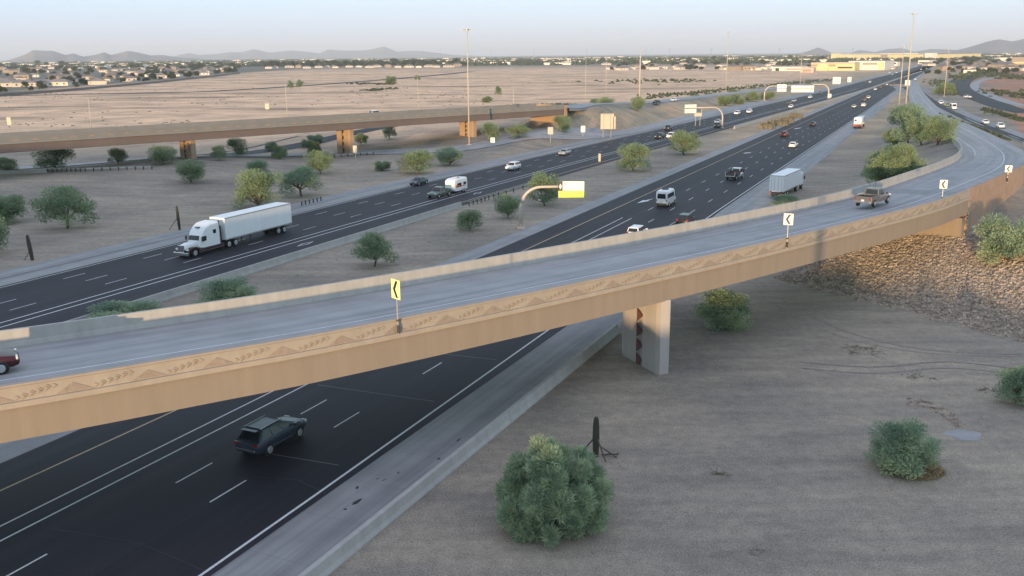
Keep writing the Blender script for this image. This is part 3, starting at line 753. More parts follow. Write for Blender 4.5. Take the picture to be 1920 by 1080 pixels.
for u, v, h, l in ((172, 243, 11.5, 'pale leaning pole standing on the desert behind the left end of the far overpass'), (539, 222, 16, 'thin pole in the desert above the middle of the far overpass'),
                   (785, 208, 17, 'thin pole in the desert right of the white car on the far overpass'), (1098, 195, 26, 'faint pole left of the tree pair on the far ramp'),
                   (1136, 186, 30, 'faint pole behind the tree pair on the far ramp'), (963, 200, 9, 'short pole in the desert right of the tall mast')):
    mast(u, v, h, l, .17, 0, 'thin poles in the desert')
# camera's own mast (its shadow falls on the bridge)
e = empty('camera_mast', (0.0, -.95, 0), 0, 'steel mast that carries the camera, standing below the viewpoint', 'mast')
m = MB(); m.tube((0, 0, 0), (0, 0, 23.6), .34, .26, 12); m.build('pole', M['galv'], e, smooth=True)
m = MB(); m.box((0, -.1, 22.8), (.6, .5, .9)); m.build('cabinet', M['galv'], e)

# ------------------------------------------------------------------ overhead sign arches
def arch(base, h, reach_to, label, panels, r=.26, cat='road sign', group='overhead sign arches'):
    """curved monotube; reach_to = horizontal end point (Vector); panels in metres along the arm: (d0,d1,z0,z1,material)"""
    e = empty('sign_arch', base, 0, label, cat, group)
    d = reach_to - base; d.z = 0; L = d.length; d.normalize()
    R_ = min(L * .45, h * .5); pts = [Vector((0, 0, 0)), Vector((0, 0, h - R_))]
    for k in range(1, 9):
        a = k / 8 * math.pi / 2; pts.append(d * (R_ * (1 - math.cos(a))) + Z3 * (h - R_ + R_ * math.sin(a)))
    pts.append(d * L + Z3 * (h + .12))
    m = MB(); m.path(pts, [r * lerp(1, .72, i / (len(pts) - 1)) for i in range(len(pts))], 12); m.build('tube', M['pole'], e, smooth=True)
    m = MB(); m.box((0, 0, .15), (1.2, 1.2, .3)); m.build('base', M['band'], e)
    n = Vector((d.y, -d.x, 0)); n = n if n.y < 0 else -n
    for (a0, a1, z0, z1, mt, nm) in panels:
        m = MB(); m.prism([(a0, z0), (a1, z0), (a1, z1), (a0, z1)], n * (r + .12), d, Z3, n * .06); o = m.build(nm, M[mt], e)
    return e, d, n
b = at(977, 428)
end = at(1092, 428 - 2)  # direction only
hgt = 6.55
ra_ = st(0, 0)
dirn = Vector((math.cos(math.radians(6)), math.sin(math.radians(6)) * -1, 0))
ar, dd, nn_ = arch(b, 6.1, b + dirn * 8.6, 'curved steel arch with a white and yellow lane sign beside the right lanes',
                   [(5.5, 9.2, 4.6, 5.6, 'signy', 'yellow_panel'), (6.1, 9.2, 5.63, 7.0, 'signw', 'white_panel'), (5.5, 6.07, 5.63, 6.85, 'signb', 'diamond_panel')])
m = MB(); c = dd * 5.785 + Z3 * 6.24 + nn_ * (.26 + .19)
m.rings([[c + dd * a + Z3 * z for a, z in ((-.2, 0), (0, .42), (.2, 0), (0, -.42))], [c + nn_ * .01 + dd * a + Z3 * z for a, z in ((-.2, 0), (0, .42), (.2, 0), (0, -.42))]])
m.build('diamond', M['signw'], ar)
m = MB(); m.prism([(5.45, 4.55), (9.25, 4.55), (9.25, 7.05), (6.05, 7.05), (6.05, 6.9), (5.45, 6.9)], nn_ * .35, dd, Z3, nn_ * .02); m.build('backing', M['dark'], ar)
for k in range(2):
    c = dd * (6.9 + k * 1.3) + Z3 * 7.0 + nn_ * .449
b = at(1354, 240)
arch(b, 6.9, b + Vector((-12.5, -3.2, 0)), 'curved arch with a white sign over the oncoming lanes', [(10.0, 14.2, 7.0, 8.1, 'signw', 'panel'), (10.0, 14.2, 5.3, 6.7, 'signw', 'panel'), (10.2, 14.0, 6.7, 7.0, 'palo', 'gap_board')], .3)
b = at(1433, 188)
arch(b, 7.4, b + Vector((15.5, -3, 0)), 'sign arch with two long white panels above the round bushes by the far ramp', [(6.2, 11.0, 6.3, 8.3, 'signw', 'panel'), (6.2, 11.0, 4.6, 6.0, 'signw', 'panel'), (13.5, 25, 6.1, 7.6, 'signw', 'panel'), (13.5, 25, 4.2, 5.7, 'signw', 'panel')], .4)
b = at(1553, 185)
arch(b, 7.6, b + Vector((-9, 0, 0)), 'small far arch at the end of the oncoming lanes with a pale cabinet', [(-1.4, .6, .6, 2.6, 'signw', 'cabinet')], .45)

def post_sign(u, v, w, h, zc, label, mat='signback', posts=2, face=None, name='road_sign', group='sign boards on posts'):
    b = hit(u, v); e = empty(name, b, 0, label, 'road sign', group)
    for k in range(posts):
        x = 0 if posts == 1 else (k - .5) * w * .6
        m = MB(); m.tube((x, 0, 0), (x, 0, zc), .07); m.build('post', M['galv'], e)
    m = MB(); m.box((0, -.1, zc), (w, .05, h)); m.build('board', M[mat], e)
    return e
e = post_sign(1138, 259, 4.0, 4.6, 5.0, 'large cream sign back with a stepped right edge beside the off ramp')
m = MB(); m.box((-1.05, -.16, 5.0), (.12, .06, 4.4)); m.box((1.0, -.16, 4.8), (.12, .06, 4.2)); m.box((0, -.16, 7.0), (2.6, .05, .12)); m.build('stiffener', M['band'], e)
m = MB(); m.box((2.2, -.1, 4.6), (.7, .05, 3.8)); m.build('side_board', M['signback'], e)
post_sign(1093, 257, 1.3, 1.9, 2.4, 'small pale sign left of the large stepped sign back', 'signw', 1)
post_sign(1032, 268, 1.5, 2.0, 3.4, 'grey green small sign by the tree below the far abutment', 'signback', 1)
post_sign(1308, 236, 2.6, 3.4, 5.0, 'cream sign back just left of the white arch sign')
post_sign(924, 284, 1.1, 1.3, 2.9, 'small pale sign right of the tall lamp mast base', 'signw', 1)
post_sign(667, 306, .95, 1.7, 3.3, 'narrow grey sign back in front of the middle pier', 'signback', 1)
post_sign(1313 - 13, 0 + 196, 1.6, 1.2, 1.6, 'tiny sign beside the far ramp cars', 'signback', 1) if False else None
post_sign(1568, 160, 6.0, 5.0, 3.6, 'white sign board near the end of the oncoming side, left of a smaller one', 'signw', 2)
post_sign(1592, 158, 3.0, 4.0, 3.6, 'smaller white sign board at the end of the oncoming side', 'signw', 1)
post_sign(1700, 172, 3.2, 3.2, 5.5, 'white round topped sign at the gore between the ramp and the lanes', 'signw', 1)
post_sign(1124, 303, .55, 1.9, .95, 'low pale box post at the end of the median gravel', 'signback', 1)
post_sign(19, 243, 1.5, 2.8, 3.0, 'pale marker board in the desert at the left edge', 'signback', 1)
post_sign(502, 217, 1.7, 2.4, 4, 'pale diamond warning sign back behind the far overpass', 'signback', 1)

# ------------------------------------------------------------------ vehicles
def wheel(parent, x, y, r, w=.24, rimm='rim'):
    t = MB(); s = 1 if x > 0 else -1
    t.tube((x - s * w, y, r), (x, y, r), r, n=16); t.tube((x, y, r), (x + s * .02, y, r), r * .95, r * .8, 16)
    o = t.build('tyre', M['black'], parent)
    m = MB(); m.tube((x + s * .0, y, r), (x + s * .035, y, r), r * .70, r * .60, 14); m.build('rim', M[rimm], o)
    for k in range(5):
        pass
    return o
def loft_body(stations, name, mat, parent, smooth=True, flat=.5):
    """stations: (y, half width, z bottom, z top, shoulder inset)"""
    m = MB(); rings = []
    for y, w, zb, zt, ins in stations:
        zs = zt - min(.16, (zt - zb) * .35)
        prof = [(-w * .90, zb), (-w, zb + (zt - zb) * .25), (-w, zb + (zt - zb) * .55), (-w + ins * .3, zs), (-w + ins, zt - .03), (-w * flat, zt), (w * flat, zt), (w - ins, zt - .03), (w - ins * .3, zs), (w, zb + (zt - zb) * .55), (w, zb + (zt - zb) * .25), (w * .90, zb)]
        rings.append([(x, y, z) for x, z in prof])
    m.rings(rings, True); o = m.build(name, mat, parent, smooth=smooth)
    mod = o.modifiers.new('edge', 'EDGE_SPLIT'); mod.split_angle = math.radians(38); return o
def cabin(parent, belt, roof, y, w, wr, mat, glassy=True, nside=2, glassmat=None, pillars=.07, trunk=True):
    """y=(rear base, rear roof, front roof, front base)"""
    yb, yr, yf, yw = y; G_ = glassmat or M['glass']
    B0, B1, T0, T1 = (yb, belt), (yw, belt), (yr, roof), (yf, roof)
    m = MB(); r1 = []
    base = [(-w, yb), (w, yb), (w, yw), (-w, yw)]; top = [(-wr, yr), (wr, yr), (wr, yf), (-wr, yf)]
    m.rings([[(x, yy, belt - .05) for x, yy in base], [(x, yy, roof - .07) for x, yy in top], [(x * .93, lerp(yy, (yr + yf) / 2, .06), roof) for x, yy in top]], True)
    body = m.build('cabin', mat, parent, bevel=.03)
    def pane(name, a, b, c, d, n):
        q = MB(); cen = (a + b + c + d) / 4
        k = [cen + (p - cen) * 1.0 for p in (a, b, c, d)]
        q.rings([[p + n * -.02 for p in k], [p + n * .012 for p in k]], True); return q.build(name, G_, parent)
    V = lambda x, yy, z: Vector((x, yy, z))
    h = roof - .07
    def bil(p00, p10, p01, p11, u, v): return p00.lerp(p10, u).lerp(p01.lerp(p11, u), v)
    def panel(name, p00, p10, p01, p11, u0, u1, v0, v1):
        a, b, c, d = (bil(p00, p10, p01, p11, u, v) for u, v in ((u0, v0), (u1, v0), (u1, v1), (u0, v1)))
        n = (b - a).cross(d - a).normalized(); return pane(name, a, b, c, d, n)
    panel('windshield', V(w, yw, belt), V(-w, yw, belt), V(wr, yf, h), V(-wr, yf, h), .06, .94, .08, .93)
    panel('rear_window', V(-w, yb, belt), V(w, yb, belt), V(-wr, yr, h), V(wr, yr, h), .09, .91, .15, .92)
    for s in (1, -1):
        if s == 1: q = (V(w, yb, belt), V(w, yw, belt), V(wr, yr, h), V(wr, yf, h))
        else: q = (V(-w, yw, belt), V(-w, yb, belt), V(-wr, yf, h), V(-wr, yr, h))
        u = .05; du = (.92) / nside
        for k in range(nside):
            panel('side_window', *q, u + k * du + .015, u + (k + 1) * du - .015, .1, .92)
    return body
def lamps(parent, w, yf, yr, zf, zr, tail=True, lh=.18, lw=.38, tw=.26, th=.22):
    for s in (-1, 1):
        m = MB(); m.box((s * (w - lw / 2 - .03), yf, zf), (lw, .10, lh)); m.build('headlight', M['lamp'], parent)
        if tail: m = MB(); m.box((s * (w - tw / 2 - .02), yr, zr), (tw, .10, th)); m.build('taillight', M['tail'], parent)
    m = MB(); m.box((0, yr - .02, zr - .22), (.34, .05, .18)); m.build('licence_plate', M['plate'], parent)
    m = MB(); m.box((0, yf + .0, zf - .12), (w * 1.0, .08, .2)); m.build('grille', M['dark'], parent)
def mirrors(parent, w, y, z, mat):
    for s in (-1, 1):
        m = MB(); m.box((s * (w + .12), y, z), (.24, .14, .17)); m.build('mirror', mat, parent, bevel=.03)
def arches(parent, w, ys, r):
    for s in (-1, 1):
        for y in ys:
            m = MB(); m.tube((s * (w - .10), y, r * 1.0), (s * (w + .008), y, r * 1.0), r * 1.15, n=20)
            m.build('wheel_arch', M['dark'], parent)
def car(kind, pm, loc, az, label, cat, group=None, rz=None):
    e = empty({'sedan': 'parked_car', 'suv': 'sport_utility_vehicle', 'van': 'passenger_van', 'pickup': 'pickup_truck', 'bigsuv': 'sport_utility_vehicle'}[kind].replace('parked_car', 'sedan'), loc, -math.radians(az), label, cat, group)
    pm = P[pm]
    if kind == 'sedan':
        w = .9; loft_body([(-2.38, .72, .42, .82, .12), (-2.3, .84, .30, .95, .14), (-1.9, .89, .26, 1.0, .14), (-1.2, w, .24, .97, .10), (.9, w, .24, .95, .10), (1.25, w, .24, .92, .12), (2.0, .87, .26, .78, .16), (2.32, .78, .32, .66, .16), (2.42, .62, .40, .58, .1)], 'body', pm, e)
        cabin(e, .92, 1.45, (-1.75, -1.0, .35, 1.15), .82, .62, pm)
        ys = (-1.42, 1.45); r = .33; lamps(e, .84, 2.28, -2.33, .62, .78); mirrors(e, w, .85, .98, pm)
    elif kind == 'suv':
        w = .95; loft_body([(-2.35, .82, .5, .95, .1), (-2.28, .92, .38, 1.08, .1), (-1.4, w, .32, 1.1, .08), (1.0, w, .32, 1.08, .08), (1.3, w, .32, 1.06, .12), (2.05, .91, .34, .96, .14), (2.32, .82, .4, .82, .14), (2.4, .66, .5, .7, .1)], 'body', pm, e)
        cabin(e, 1.06, 1.70, (-2.22, -1.95, .45, 1.15), .86, .70, pm, nside=3)
        ys = (-1.40, 1.42); r = .36; lamps(e, .88, 2.26, -2.30, .82, 1.0, th=.34); mirrors(e, w, .85, 1.12, pm)
    elif kind == 'bigsuv':
        w = 1.0; loft_body([(-2.62, .74, .52, .92, .14), (-2.56, .88, .42, 1.08, .12), (-2.3, .96, .36, 1.17, .10), (-1.5, w, .34, 1.18, .08), (-.2, .985, .34, 1.14, .07), (1.0, w, .34, 1.16, .08), (1.5, .99, .34, 1.14, .14), (2.1, .95, .36, 1.07, .2), (2.42, .86, .42, .96, .22), (2.56, .70, .48, .82, .16), (2.62, .5, .55, .7, .1)], 'body', pm, e)
        c = cabin(e, 1.12, 1.78, (-2.46, -1.78, .05, 1.48), .94, .68, pm, nside=3)
        m = MB()
        for s in (-1, 1): m.tube((s * .66, -1.9, 1.84), (s * .66, .2, 1.84), .022); 
        for s in (-1, 1): m.box((s * .66, -1.85, 1.81), (.04, .1, .06)); m.box((s * .66, .15, 1.81), (.04, .1, .06))
        m.build('roof_rail', M['chrome'], e)
        m = MB(); m.box((0, -2.12, 1.76), (1.2, .3, .05)); m.build('spoiler', pm, e)
        m = MB(); m.box((0, -2.60, .62), (1.5, .14, .16)); m.build('bumper', M['chrome'], e, bevel=.03)
        m = MB()
        for s in (-1, 1): m.box((s * 1.005, -.25, .50), (.03, 2.4, .05))
        m.build('trim', M['chrome'], e)
        for s in (-1, 1):
            for yy in (-.55, .45): m = MB(); m.box((s * .985, yy, .98), (.04, .2, .04)); m.build('door_handle', M['chrome'], e)
        ys = (-1.52, 1.55); r = .385; lamps(e, .93, 2.44, -2.55, .88, 1.0, th=.13, tw=.36); mirrors(e, w, .95, 1.22, pm)
        arches(e, w - .005, ys, r)
    elif kind == 'van':
        w = .99; loft_body([(-2.95, .9, .5, 2.55, .12), (-2.85, .96, .38, 2.68, .14), (-2.0, w, .34, 2.72, .16), (1.2, w, .34, 2.70, .16), (1.55, w, .34, 2.5, .2), (2.15, .97, .36, 1.35, .2), (2.75, .9, .4, 1.08, .2), (2.95, .75, .5, .8, .1)], 'body', pm, e, flat=.6)
        q = MB(); q.prism([(-.72, 1.45), (.72, 1.45), (.66, 2.25), (-.66, 2.25)], (0, -2.90, 0), (1, 0, 0), (0, 0, 1), (0, -.09, 0)); q.build('rear_window', M['glass'], e)
        for s in (-1, 1):
            for k in range(4): q = MB(); q.box((s * .985, -2.3 + k * .98, 1.85), (.05, .88, .72)); q.build('side_window', M['glass'], e)
        q = MB(); q.prism([(-.8, 1.42), (.8, 1.42), (.68, 2.28), (-.68, 2.28)], (0, 2.98, 0), (1, 0, 0), (0, -.55, 1), (0, .03, .02)); q.build('windshield', M['glass'], e)
        m = MB(); m.box((0, -.7, 2.80), (1.0, 1.3, .2), taper=.8); m.build('roof_air_conditioner', M['dark'], e, bevel=.05)
        m = MB(); m.box((0, -2.96, .55), (1.8, .1, .28)); m.build('bumper', M['dark'], e)
        ys = (-1.75, 1.85); r = .36; lamps(e, .93, 2.82, -2.93, .95, 1.15, th=.4, tw=.14); mirrors(e, w + .05, 1.75, 1.5, M['dark'])
    elif kind == 'pickup':
        w = .98; loft_body([(-.55, w, .42, 1.18, .08), (.9, w, .42, 1.17, .08), (1.3, w, .42, 1.15, .1), (2.3, .96, .44, 1.08, .14), (2.72, .88, .5, .98, .14), (2.82, .72, .55, .85, .1)], 'body', pm, e)
        cabin(e, 1.14, 1.86, (-.62, -.42, .55, 1.2), .88, .74, pm, nside=2)
        m = MB()
        for s in (-1, 1): m.box((s * .93, -1.72, .90), (.10, 2.2, .62))
        m.box((0, -2.80, .90), (1.94, .08, .60)); m.box((0, -.62, .90), (1.9, .08, .62)); m.build('bed_side', pm, e, bevel=.02)
        m = MB(); m.box((0, -1.7, .66), (1.76, 2.1, .08)); m.build('bed_floor', M['dark'], e)
        m = MB(); m.box((0, -2.9, .60), (1.85, .16, .18)); m.build('bumper', M['chrome'], e, bevel=.02)
        ys = (-1.85, 1.85); r = .39; lamps(e, .92, 2.72, -2.84, .92, 1.0, th=.26, tw=.10); mirrors(e, w + .04, .95, 1.28, M['dark'])
    if kind != 'bigsuv' and kind != 'van': arches(e, w - .004, ys, r)
    for y in ys:
        for s in (-1, 1):
            wh = empty('wheel', (0, 0, 0)); wh.parent = e; wheel(wh, s * (w + .03), y, r)
    return e
EA, WA = 25, 205
# foreground and middle distance, right lanes
mid = (at(507, 855) + at(562, 822)) / 2
nrm = st(0, 1) * 1.0
car('bigsuv', 'teal', mid + Vector((-CS, SN, 0)) * 1.0 + Z3 * .05, EA, 'blue grey suv with a roof rack in the near lanes below the bridge', 'suv')
def lane_t(s, t): return st(s, t, .05)
def on_road(u, v): p = at(u, v, .05); return p
def vcar(kind, pm, u, v, az, label, cat='car', group=None, z=None):
    p = at(u, v, .05 if z is None else z); return car(kind, pm, p, az, label, cat, group)
vcar('van', 'white', 1249, 384, EA, 'white high roofed passenger van seen from behind in the right lanes', 'van')
vcar('suv', 'black', 1286, 421, EA, 'dark car half hidden by the bridge parapet, behind the white van', 'car')
vcar('suv', 'white', 1195, 445, EA, 'white car showing only its roof and rear window above the bridge parapet', 'car')
vcar('sedan', 'silver', 958, 500, EA, 'roof of a pale car just showing above the parapet near the sign arch', 'car')
vcar('sedan', 'white', 1487, 276, EA, 'white sedan alone in the right lanes beyond the work truck', 'car')
vcar('suv', 'maroon', 1471, 256, EA, 'dark red car with its brake lamps on close to the yellow median line', 'car')
vcar('sedan', 'black', 1524, 236, EA, 'small dark car with a bright rear in the right lanes', 'car')
tinyg = 'cars in the distance on the right lanes'
for k, (kd, c, u, v, l) in enumerate([('suv', 'white', 1619, 200, 'white suv low in the cluster beyond the shoulder truck'), ('suv', 'grey', 1620, 190, 'grey topped car directly beyond the white suv'),
    ('sedan', 'silver', 1601, 202, 'pale sedan left of the white suv in the far right lanes'), ('suv', 'silver', 1628, 185, 'silver car ahead of the far white suv'),
    ('sedan', 'white', 1641, 169, 'white car beyond the silver one where the lanes narrow'), ('sedan', 'grey', 1651, 165, None), ('sedan', 'maroon', 1656, 163, None), ('sedan', 'silver', 1663, 160, None), ('suv', 'grey', 1675, 159, None),
    ('suv', 'black', 1694, 148, None), ('sedan', 'white', 1727, 131, None), ('sedan', 'silver', 1737, 129, None)]):
    vcar(kd, c, u, v, EA, l or 'tiny car among the farthest traffic of the right lanes', 'car', tinyg)
# oncoming lanes
for kd, c, u, v, l in [('sedan', 'grey', 785, 346, 'dark grey sedan in the outer oncoming lane behind the parked guard rails'), ('suv', 'white', 962, 318, 'white suv coming towards the camera in the middle of the left lanes'),
    ('sedan', 'silver', 1059, 290, 'silver sedan in the outer oncoming lane'), ('suv', 'black', 1237, 260, 'black suv with a bright plate in the oncoming lanes'), ('suv', 'white', 1258, 259, 'white car partly hidden behind a round median tree'),
    ('suv', 'black', 1253, 244, 'black suv near the outer edge of the oncoming lanes'), ('sedan', 'silver', 1346, 231, 'pale car passing left of the arch column'), ('suv', 'blue', 1346, 239, 'dark car under the arch with the white sign'),
    ('suv', 'white', 1382, 215, 'left one of two white cars side by side beyond the arch'), ('suv', 'white', 1405, 212, 'right one of two white cars side by side beyond the arch')]:
    vcar(kd, c, u, v, WA, l, 'car')
for kd, c, u, v in [('sedan', 'white', 1483, 202), ('sedan', 'grey', 1480, 195), ('sedan', 'silver', 1489, 191), ('sedan', 'white', 1519, 184), ('sedan', 'grey', 1538, 176), ('sedan', 'white', 1631, 155),
                    ('sedan', 'grey', 1622, 155), ('sedan', 'white', 1668, 137), ('sedan', 'silver', 1673, 141), ('sedan', 'white', 1681, 137), ('sedan', 'white', 1690, 134), ('sedan', 'white', 1703, 127), ('sedan', 'silver', 1718, 125)]:
    vcar(kd, c, u, v, WA, 'tiny car among the farthest oncoming traffic', 'car', 'distant oncoming cars')
# far ramps
p = FA + FD * 0; q = at(700, 217, 8.8); car('sedan', 'white', q, 228, 'white sedan driving along the far overpass', 'car')
q = hit(1231, 193); vcar('sedan', 'blue', 1231, 194, 215, 'dark car on the ramp beyond the far overpass', 'car', None, 4.75)
vcar('sedan', 'white', 1264, 189.5, 215, 'white car following the dark car on the ramp beyond the far overpass', 'car', None, 4.05)
vcar('sedan', 'black', 855, 233, 50, 'dark car seen under the far overpass left of its right pier', 'car', None, .1)
for kd, c, u, v, l in [('suv', 'white', 1764, 196, 'white car first in the row on the road right of the ramp'), ('suv', 'yellow', 1775, 201, 'pale yellow car in front of the white van right of the ramp'),
    ('sedan', 'white', 1847, 233, 'white sedan left of a second one on the road right of the ramp'), ('suv', 'white', 1875, 241, 'white suv nearest on the road right of the ramp'), ('sedan', 'white', 1814, 184, 'white car on the upper curved road at the right'),
    ('sedan', 'white', 1716, 150, 'white car entering the ramp gore')]:
    pq = hit(u, v); pq.z += .18 if u != 1716 else .1; car(kd, c, pq, 195 if u not in (1814, 1716) else 165 if u == 1814 else 200, l, 'car')
pq = hit(1787, 206); pq.z += .18; car('van', 'white', pq, 195, 'white box shaped van on the road right of the ramp', 'van')
# on the ramp
def deck_at(u, v, z=8.0): return at(u, v, z)
pk = car('pickup', 'pewter', at(1636, 383, 7.98), 43, 'pewter pickup truck with an open bed driving away on the bridge', 'pickup truck')
m = MB(); m.tube((.3, -.3, 1.3), (.3, -.5, 3.0), .02); m.build('antenna', M['dark'], pk)
car('suv', 'maroon', at(-52, 702, 7.8), 60, 'maroon car cut by the left edge of the picture on the bridge', 'car')

# flatbed work truck
e = empty('work_truck', at(1378, 335, .05), -math.radians(EA + 6), 'white cab work truck with an open dark dump bed in the right lanes', 'truck')
loft_body([(.4, .98, .5, 1.25, .08), (1.3, .98, .5, 1.22, .1), (2.4, .94, .52, 1.12, .14), (2.9, .8, .6, .95, .1)], 'body', P['white'], e)
cabin(e, 1.2, 2.12, (.3, .42, 1.7, 2.3), .94, .82, P['white'], nside=1)
m = MB()
for s in (-1, 1): m.box((s * 1.0, -1.6, 1.22), (.08, 3.2, .55))
m.box((0, -3.2, 1.22), (2.08, .08, .55)); m.box((0, 0.02, 1.3), (2.08, .08, .75)); m.build('bed_side', surf('faded_maroon_steel', (.085, .06, .065), .6, .2, 2.0), e)
m = MB(); m.box((0, -1.6, .98), (2.1, 3.2, .1)); m.build('bed_floor', M['dark'], e)
m = MB(); m.box((-.96, -3.26, 1.3), (.1, .06, .8)); m.box((.96, -3.26, 1.3), (.1, .06, .8)); m.box((0, -3.27, .86), (2.0, .06, .12)); m.build('bumper', M['plate'], e)
m = MB(); m.box((0, -.4, .6), (.9, 5.6, .25)); m.build('chassis', M['dark'], e)
for y in (-2.1, 1.9):
    for s in (-1, 1): wh = empty('wheel', (0, 0, 0)); wh.parent = e; wheel(wh, s * .98, y, .43)
m = MB()
for s in (-1, 1): m.box((s * 1.2, 1.5, 1.5), (.25, .12, .4))
m.build('mirror', M['dark'], e)

def trailer_box(e, y0, y1, w, z0, z1, mat, name='cargo_box', ribs=True):
    m = MB(); m.box((0, (y0 + y1) / 2, (z0 + z1) / 2), (w, y1 - y0, z1 - z0)); o = m.build(name, mat, e, bevel=.03)
    m = MB()
    for s in (-1, 1):
        m.box((s * (w / 2 + .012), (y0 + y1) / 2, z1 - .06), (.05, y1 - y0, .13)); m.box((s * (w / 2 + .012), (y0 + y1) / 2, z0 + .07), (.05, y1 - y0, .16))
    m.box((0, y0 - .012, z1 - .06), (w + .04, .05, .13)); m.build('rail_trim', M['galv'], o)
    if ribs:
        m = MB(); k = y0 + .6
        while k < y1 - .2:
            for s in (-1, 1): m.box((s * (w / 2 + .001), k, (z0 + z1) / 2), (.012, .04, z1 - z0 - .34))
            k += .8
        m.build('side_rib', mat, o)
    m = MB()
    for s in (-1, 1): m.box((s * w * .245, y0 - .015, (z0 + z1) / 2), (w * .46, .05, z1 - z0 - .3))
    m.build('rear_door', mat, o)
    m = MB()
    for x in (-.9, -.35, .35, .9): m.tube((x * w / 2.6, y0 - .06, z0 + .1), (x * w / 2.6, y0 - .06, z1 - .15), .025)
    m.build('door_bar', M['galv'], o)
    return o
# long haul truck (local +Y is forward)
pf, pr = at(352, 486), at(546, 440)
ctr = (pf + pr) / 2
e = empty('semi_truck', Vector((pf.x, pf.y, .05)) + Vector((SN, CS, 0)) * 0 + Vector((-CS, SN, 0)) * 1.1, -math.radians(WA), 'white semi truck with a sleeper cab and long box trailer in the oncoming lanes', 'truck')
ov = 0.2     # front bumper at local y = 0
W_ = P['white']
loft_body([(-2.55, .62, 1.02, 1.78, .12), (-1.2, .60, 1.0, 1.70, .14), (-.35, .56, .98, 1.58, .14), (-.18, .48, 1.02, 1.5, .1)], 'hood', W_, e, flat=.7)
m = MB(); m.box((0, -.16, 1.15), (.98, .14, .95)); m.build('grille', M['chrome'], e, bevel=.03)
m = MB(); m.box((0, -.05, .52), (2.4, .22, .42)); m.build('bumper', M['chrome'], e, bevel=.06)
dred = paint('dark_maroon_truck_paint', (.035, .006, .008))
m = MB()
for s in (-1, 1):
    pts = [(-.35 - .0, .62), (-.45, .95), (-.9, 1.2), (-1.6, 1.22), (-2.2, 1.0), (-2.4, .6), (-1.9, .62), (-1.7, .95), (-1.3, 1.08), (-.95, .98), (-.75, .62)]
    m.prism(pts, (s * .62, 0, 0), (0, 1, 0), (0, 0, 1), (s * .58, 0, 0))
m.build('fender', dred, e)
for s in (-1, 1):
    m = MB(); m.box((s * .82, -.32, 1.05), (.42, .18, .28)); m.build('headlight', M['lamp'], e, bevel=.03)
# cab and tall sleeper with a sloping roof
rings = []
for y, w, zb, zt in ((-2.4, .98, .98, 1.85), (-2.62, 1.08, .95, 2.35), (-3.05, 1.14, .9, 3.05), (-3.6, 1.2, .85, 3.55), (-4.3, 1.24, .8, 3.85), (-5.9, 1.24, .8, 3.95)):
    rings.append([(x, y, z) for x, z in ((-w, zb), (-w, zt * .62), (-w * .96, zt - .25), (-w * .8, zt - .04), (w * .8, zt - .04), (w * .96, zt - .25), (w, zt * .62), (w, zb))])
m = MB(); m.rings(rings, True); o = m.build('cab', W_, e, smooth=True); md = o.modifiers.new('edge', 'EDGE_SPLIT'); md.split_angle = math.radians(40)
m = MB(); m.prism([(-.88, 0), (.88, 0), (.82, .62), (-.82, .62)], (0, -2.44, 1.86), (1, 0, 0), (0, -.42, .90), (0, .05, .03)); m.build('windshield', M['glass'], e)
m = MB(); m.box((0, -3.4, 3.42), (.6, .5, .1), 0); m.build('skylight', M['glass'], e)
for s in (-1, 1):
    m = MB(); m.box((s * 1.14, -3.15, 2.05), (.10, .8, .62)); m.build('side_window', M['glass'], e)
    m = MB(); m.box((s * 1.235, -5.0, 2.7), (.06, .55, .5)); m.build('sleeper_window', M['glass'], e)
    m = MB(); m.box((s * 1.45, -2.65, 2.05), (.12, .2, .55)); m.tube((s * 1.1, -2.7, 2.2), (s * 1.42, -2.65, 2.2), .03); m.build('mirror', M['dark'], e)
    m = MB(); m.box((s * 1.08, -4.3, .66), (.36, 4.6, .50)); m.build('side_skirt', dred, e, bevel=.04)
    m = MB(); m.box((s * 1.27, -4.3, .52), (.03, 4.5, .07)); m.box((s * 1.27, -4.3, .80), (.03, 4.5, .05)); m.build('trim', M['chrome'], e)
    m = MB(); m.tube((s * .95, -6.15, .8), (s * .95, -6.15, 3.9), .09); m.build('exhaust_stack', M['dark'], e)
m = MB(); m.box((0, -6.25, 2.0), (2.1, .35, 2.4)); m.build('dark_gap_block', M['dark'], e)  # dark block filling the gap between cab and trailer
m = MB(); m.box((0, -5.2, .85), (1.0, 7.5, .3)); m.box((0, -16.0, 1.05), (1.0, 9.5, .25)); m.build('chassis', M['dark'], e)
trailer_box(e, -20.9, -7.0, 2.55, 1.15, 4.1, P['box'])
m = MB(); m.box((0, -21.0, .7), (2.2, .15, .15)); m.box((-.8, -21.0, .9), (.1, .1, .5)); m.box((.8, -21.0, .9), (.1, .1, .5)); m.build('underride_bar', M['galv'], e)
m = MB()
for s in (-1, 1): m.box((s * .8, -12.3, .55), (.12, .12, 1.1))
m.build('landing_gear', M['dark'], e)
for y in (-1.3, -7.6, -8.9, -17.9, -19.2):
    for s in (-1, 1): wh = empty('wheel', (0, 0, 0)); wh.parent = e; wheel(wh, s * 1.22, y, .5, .5)

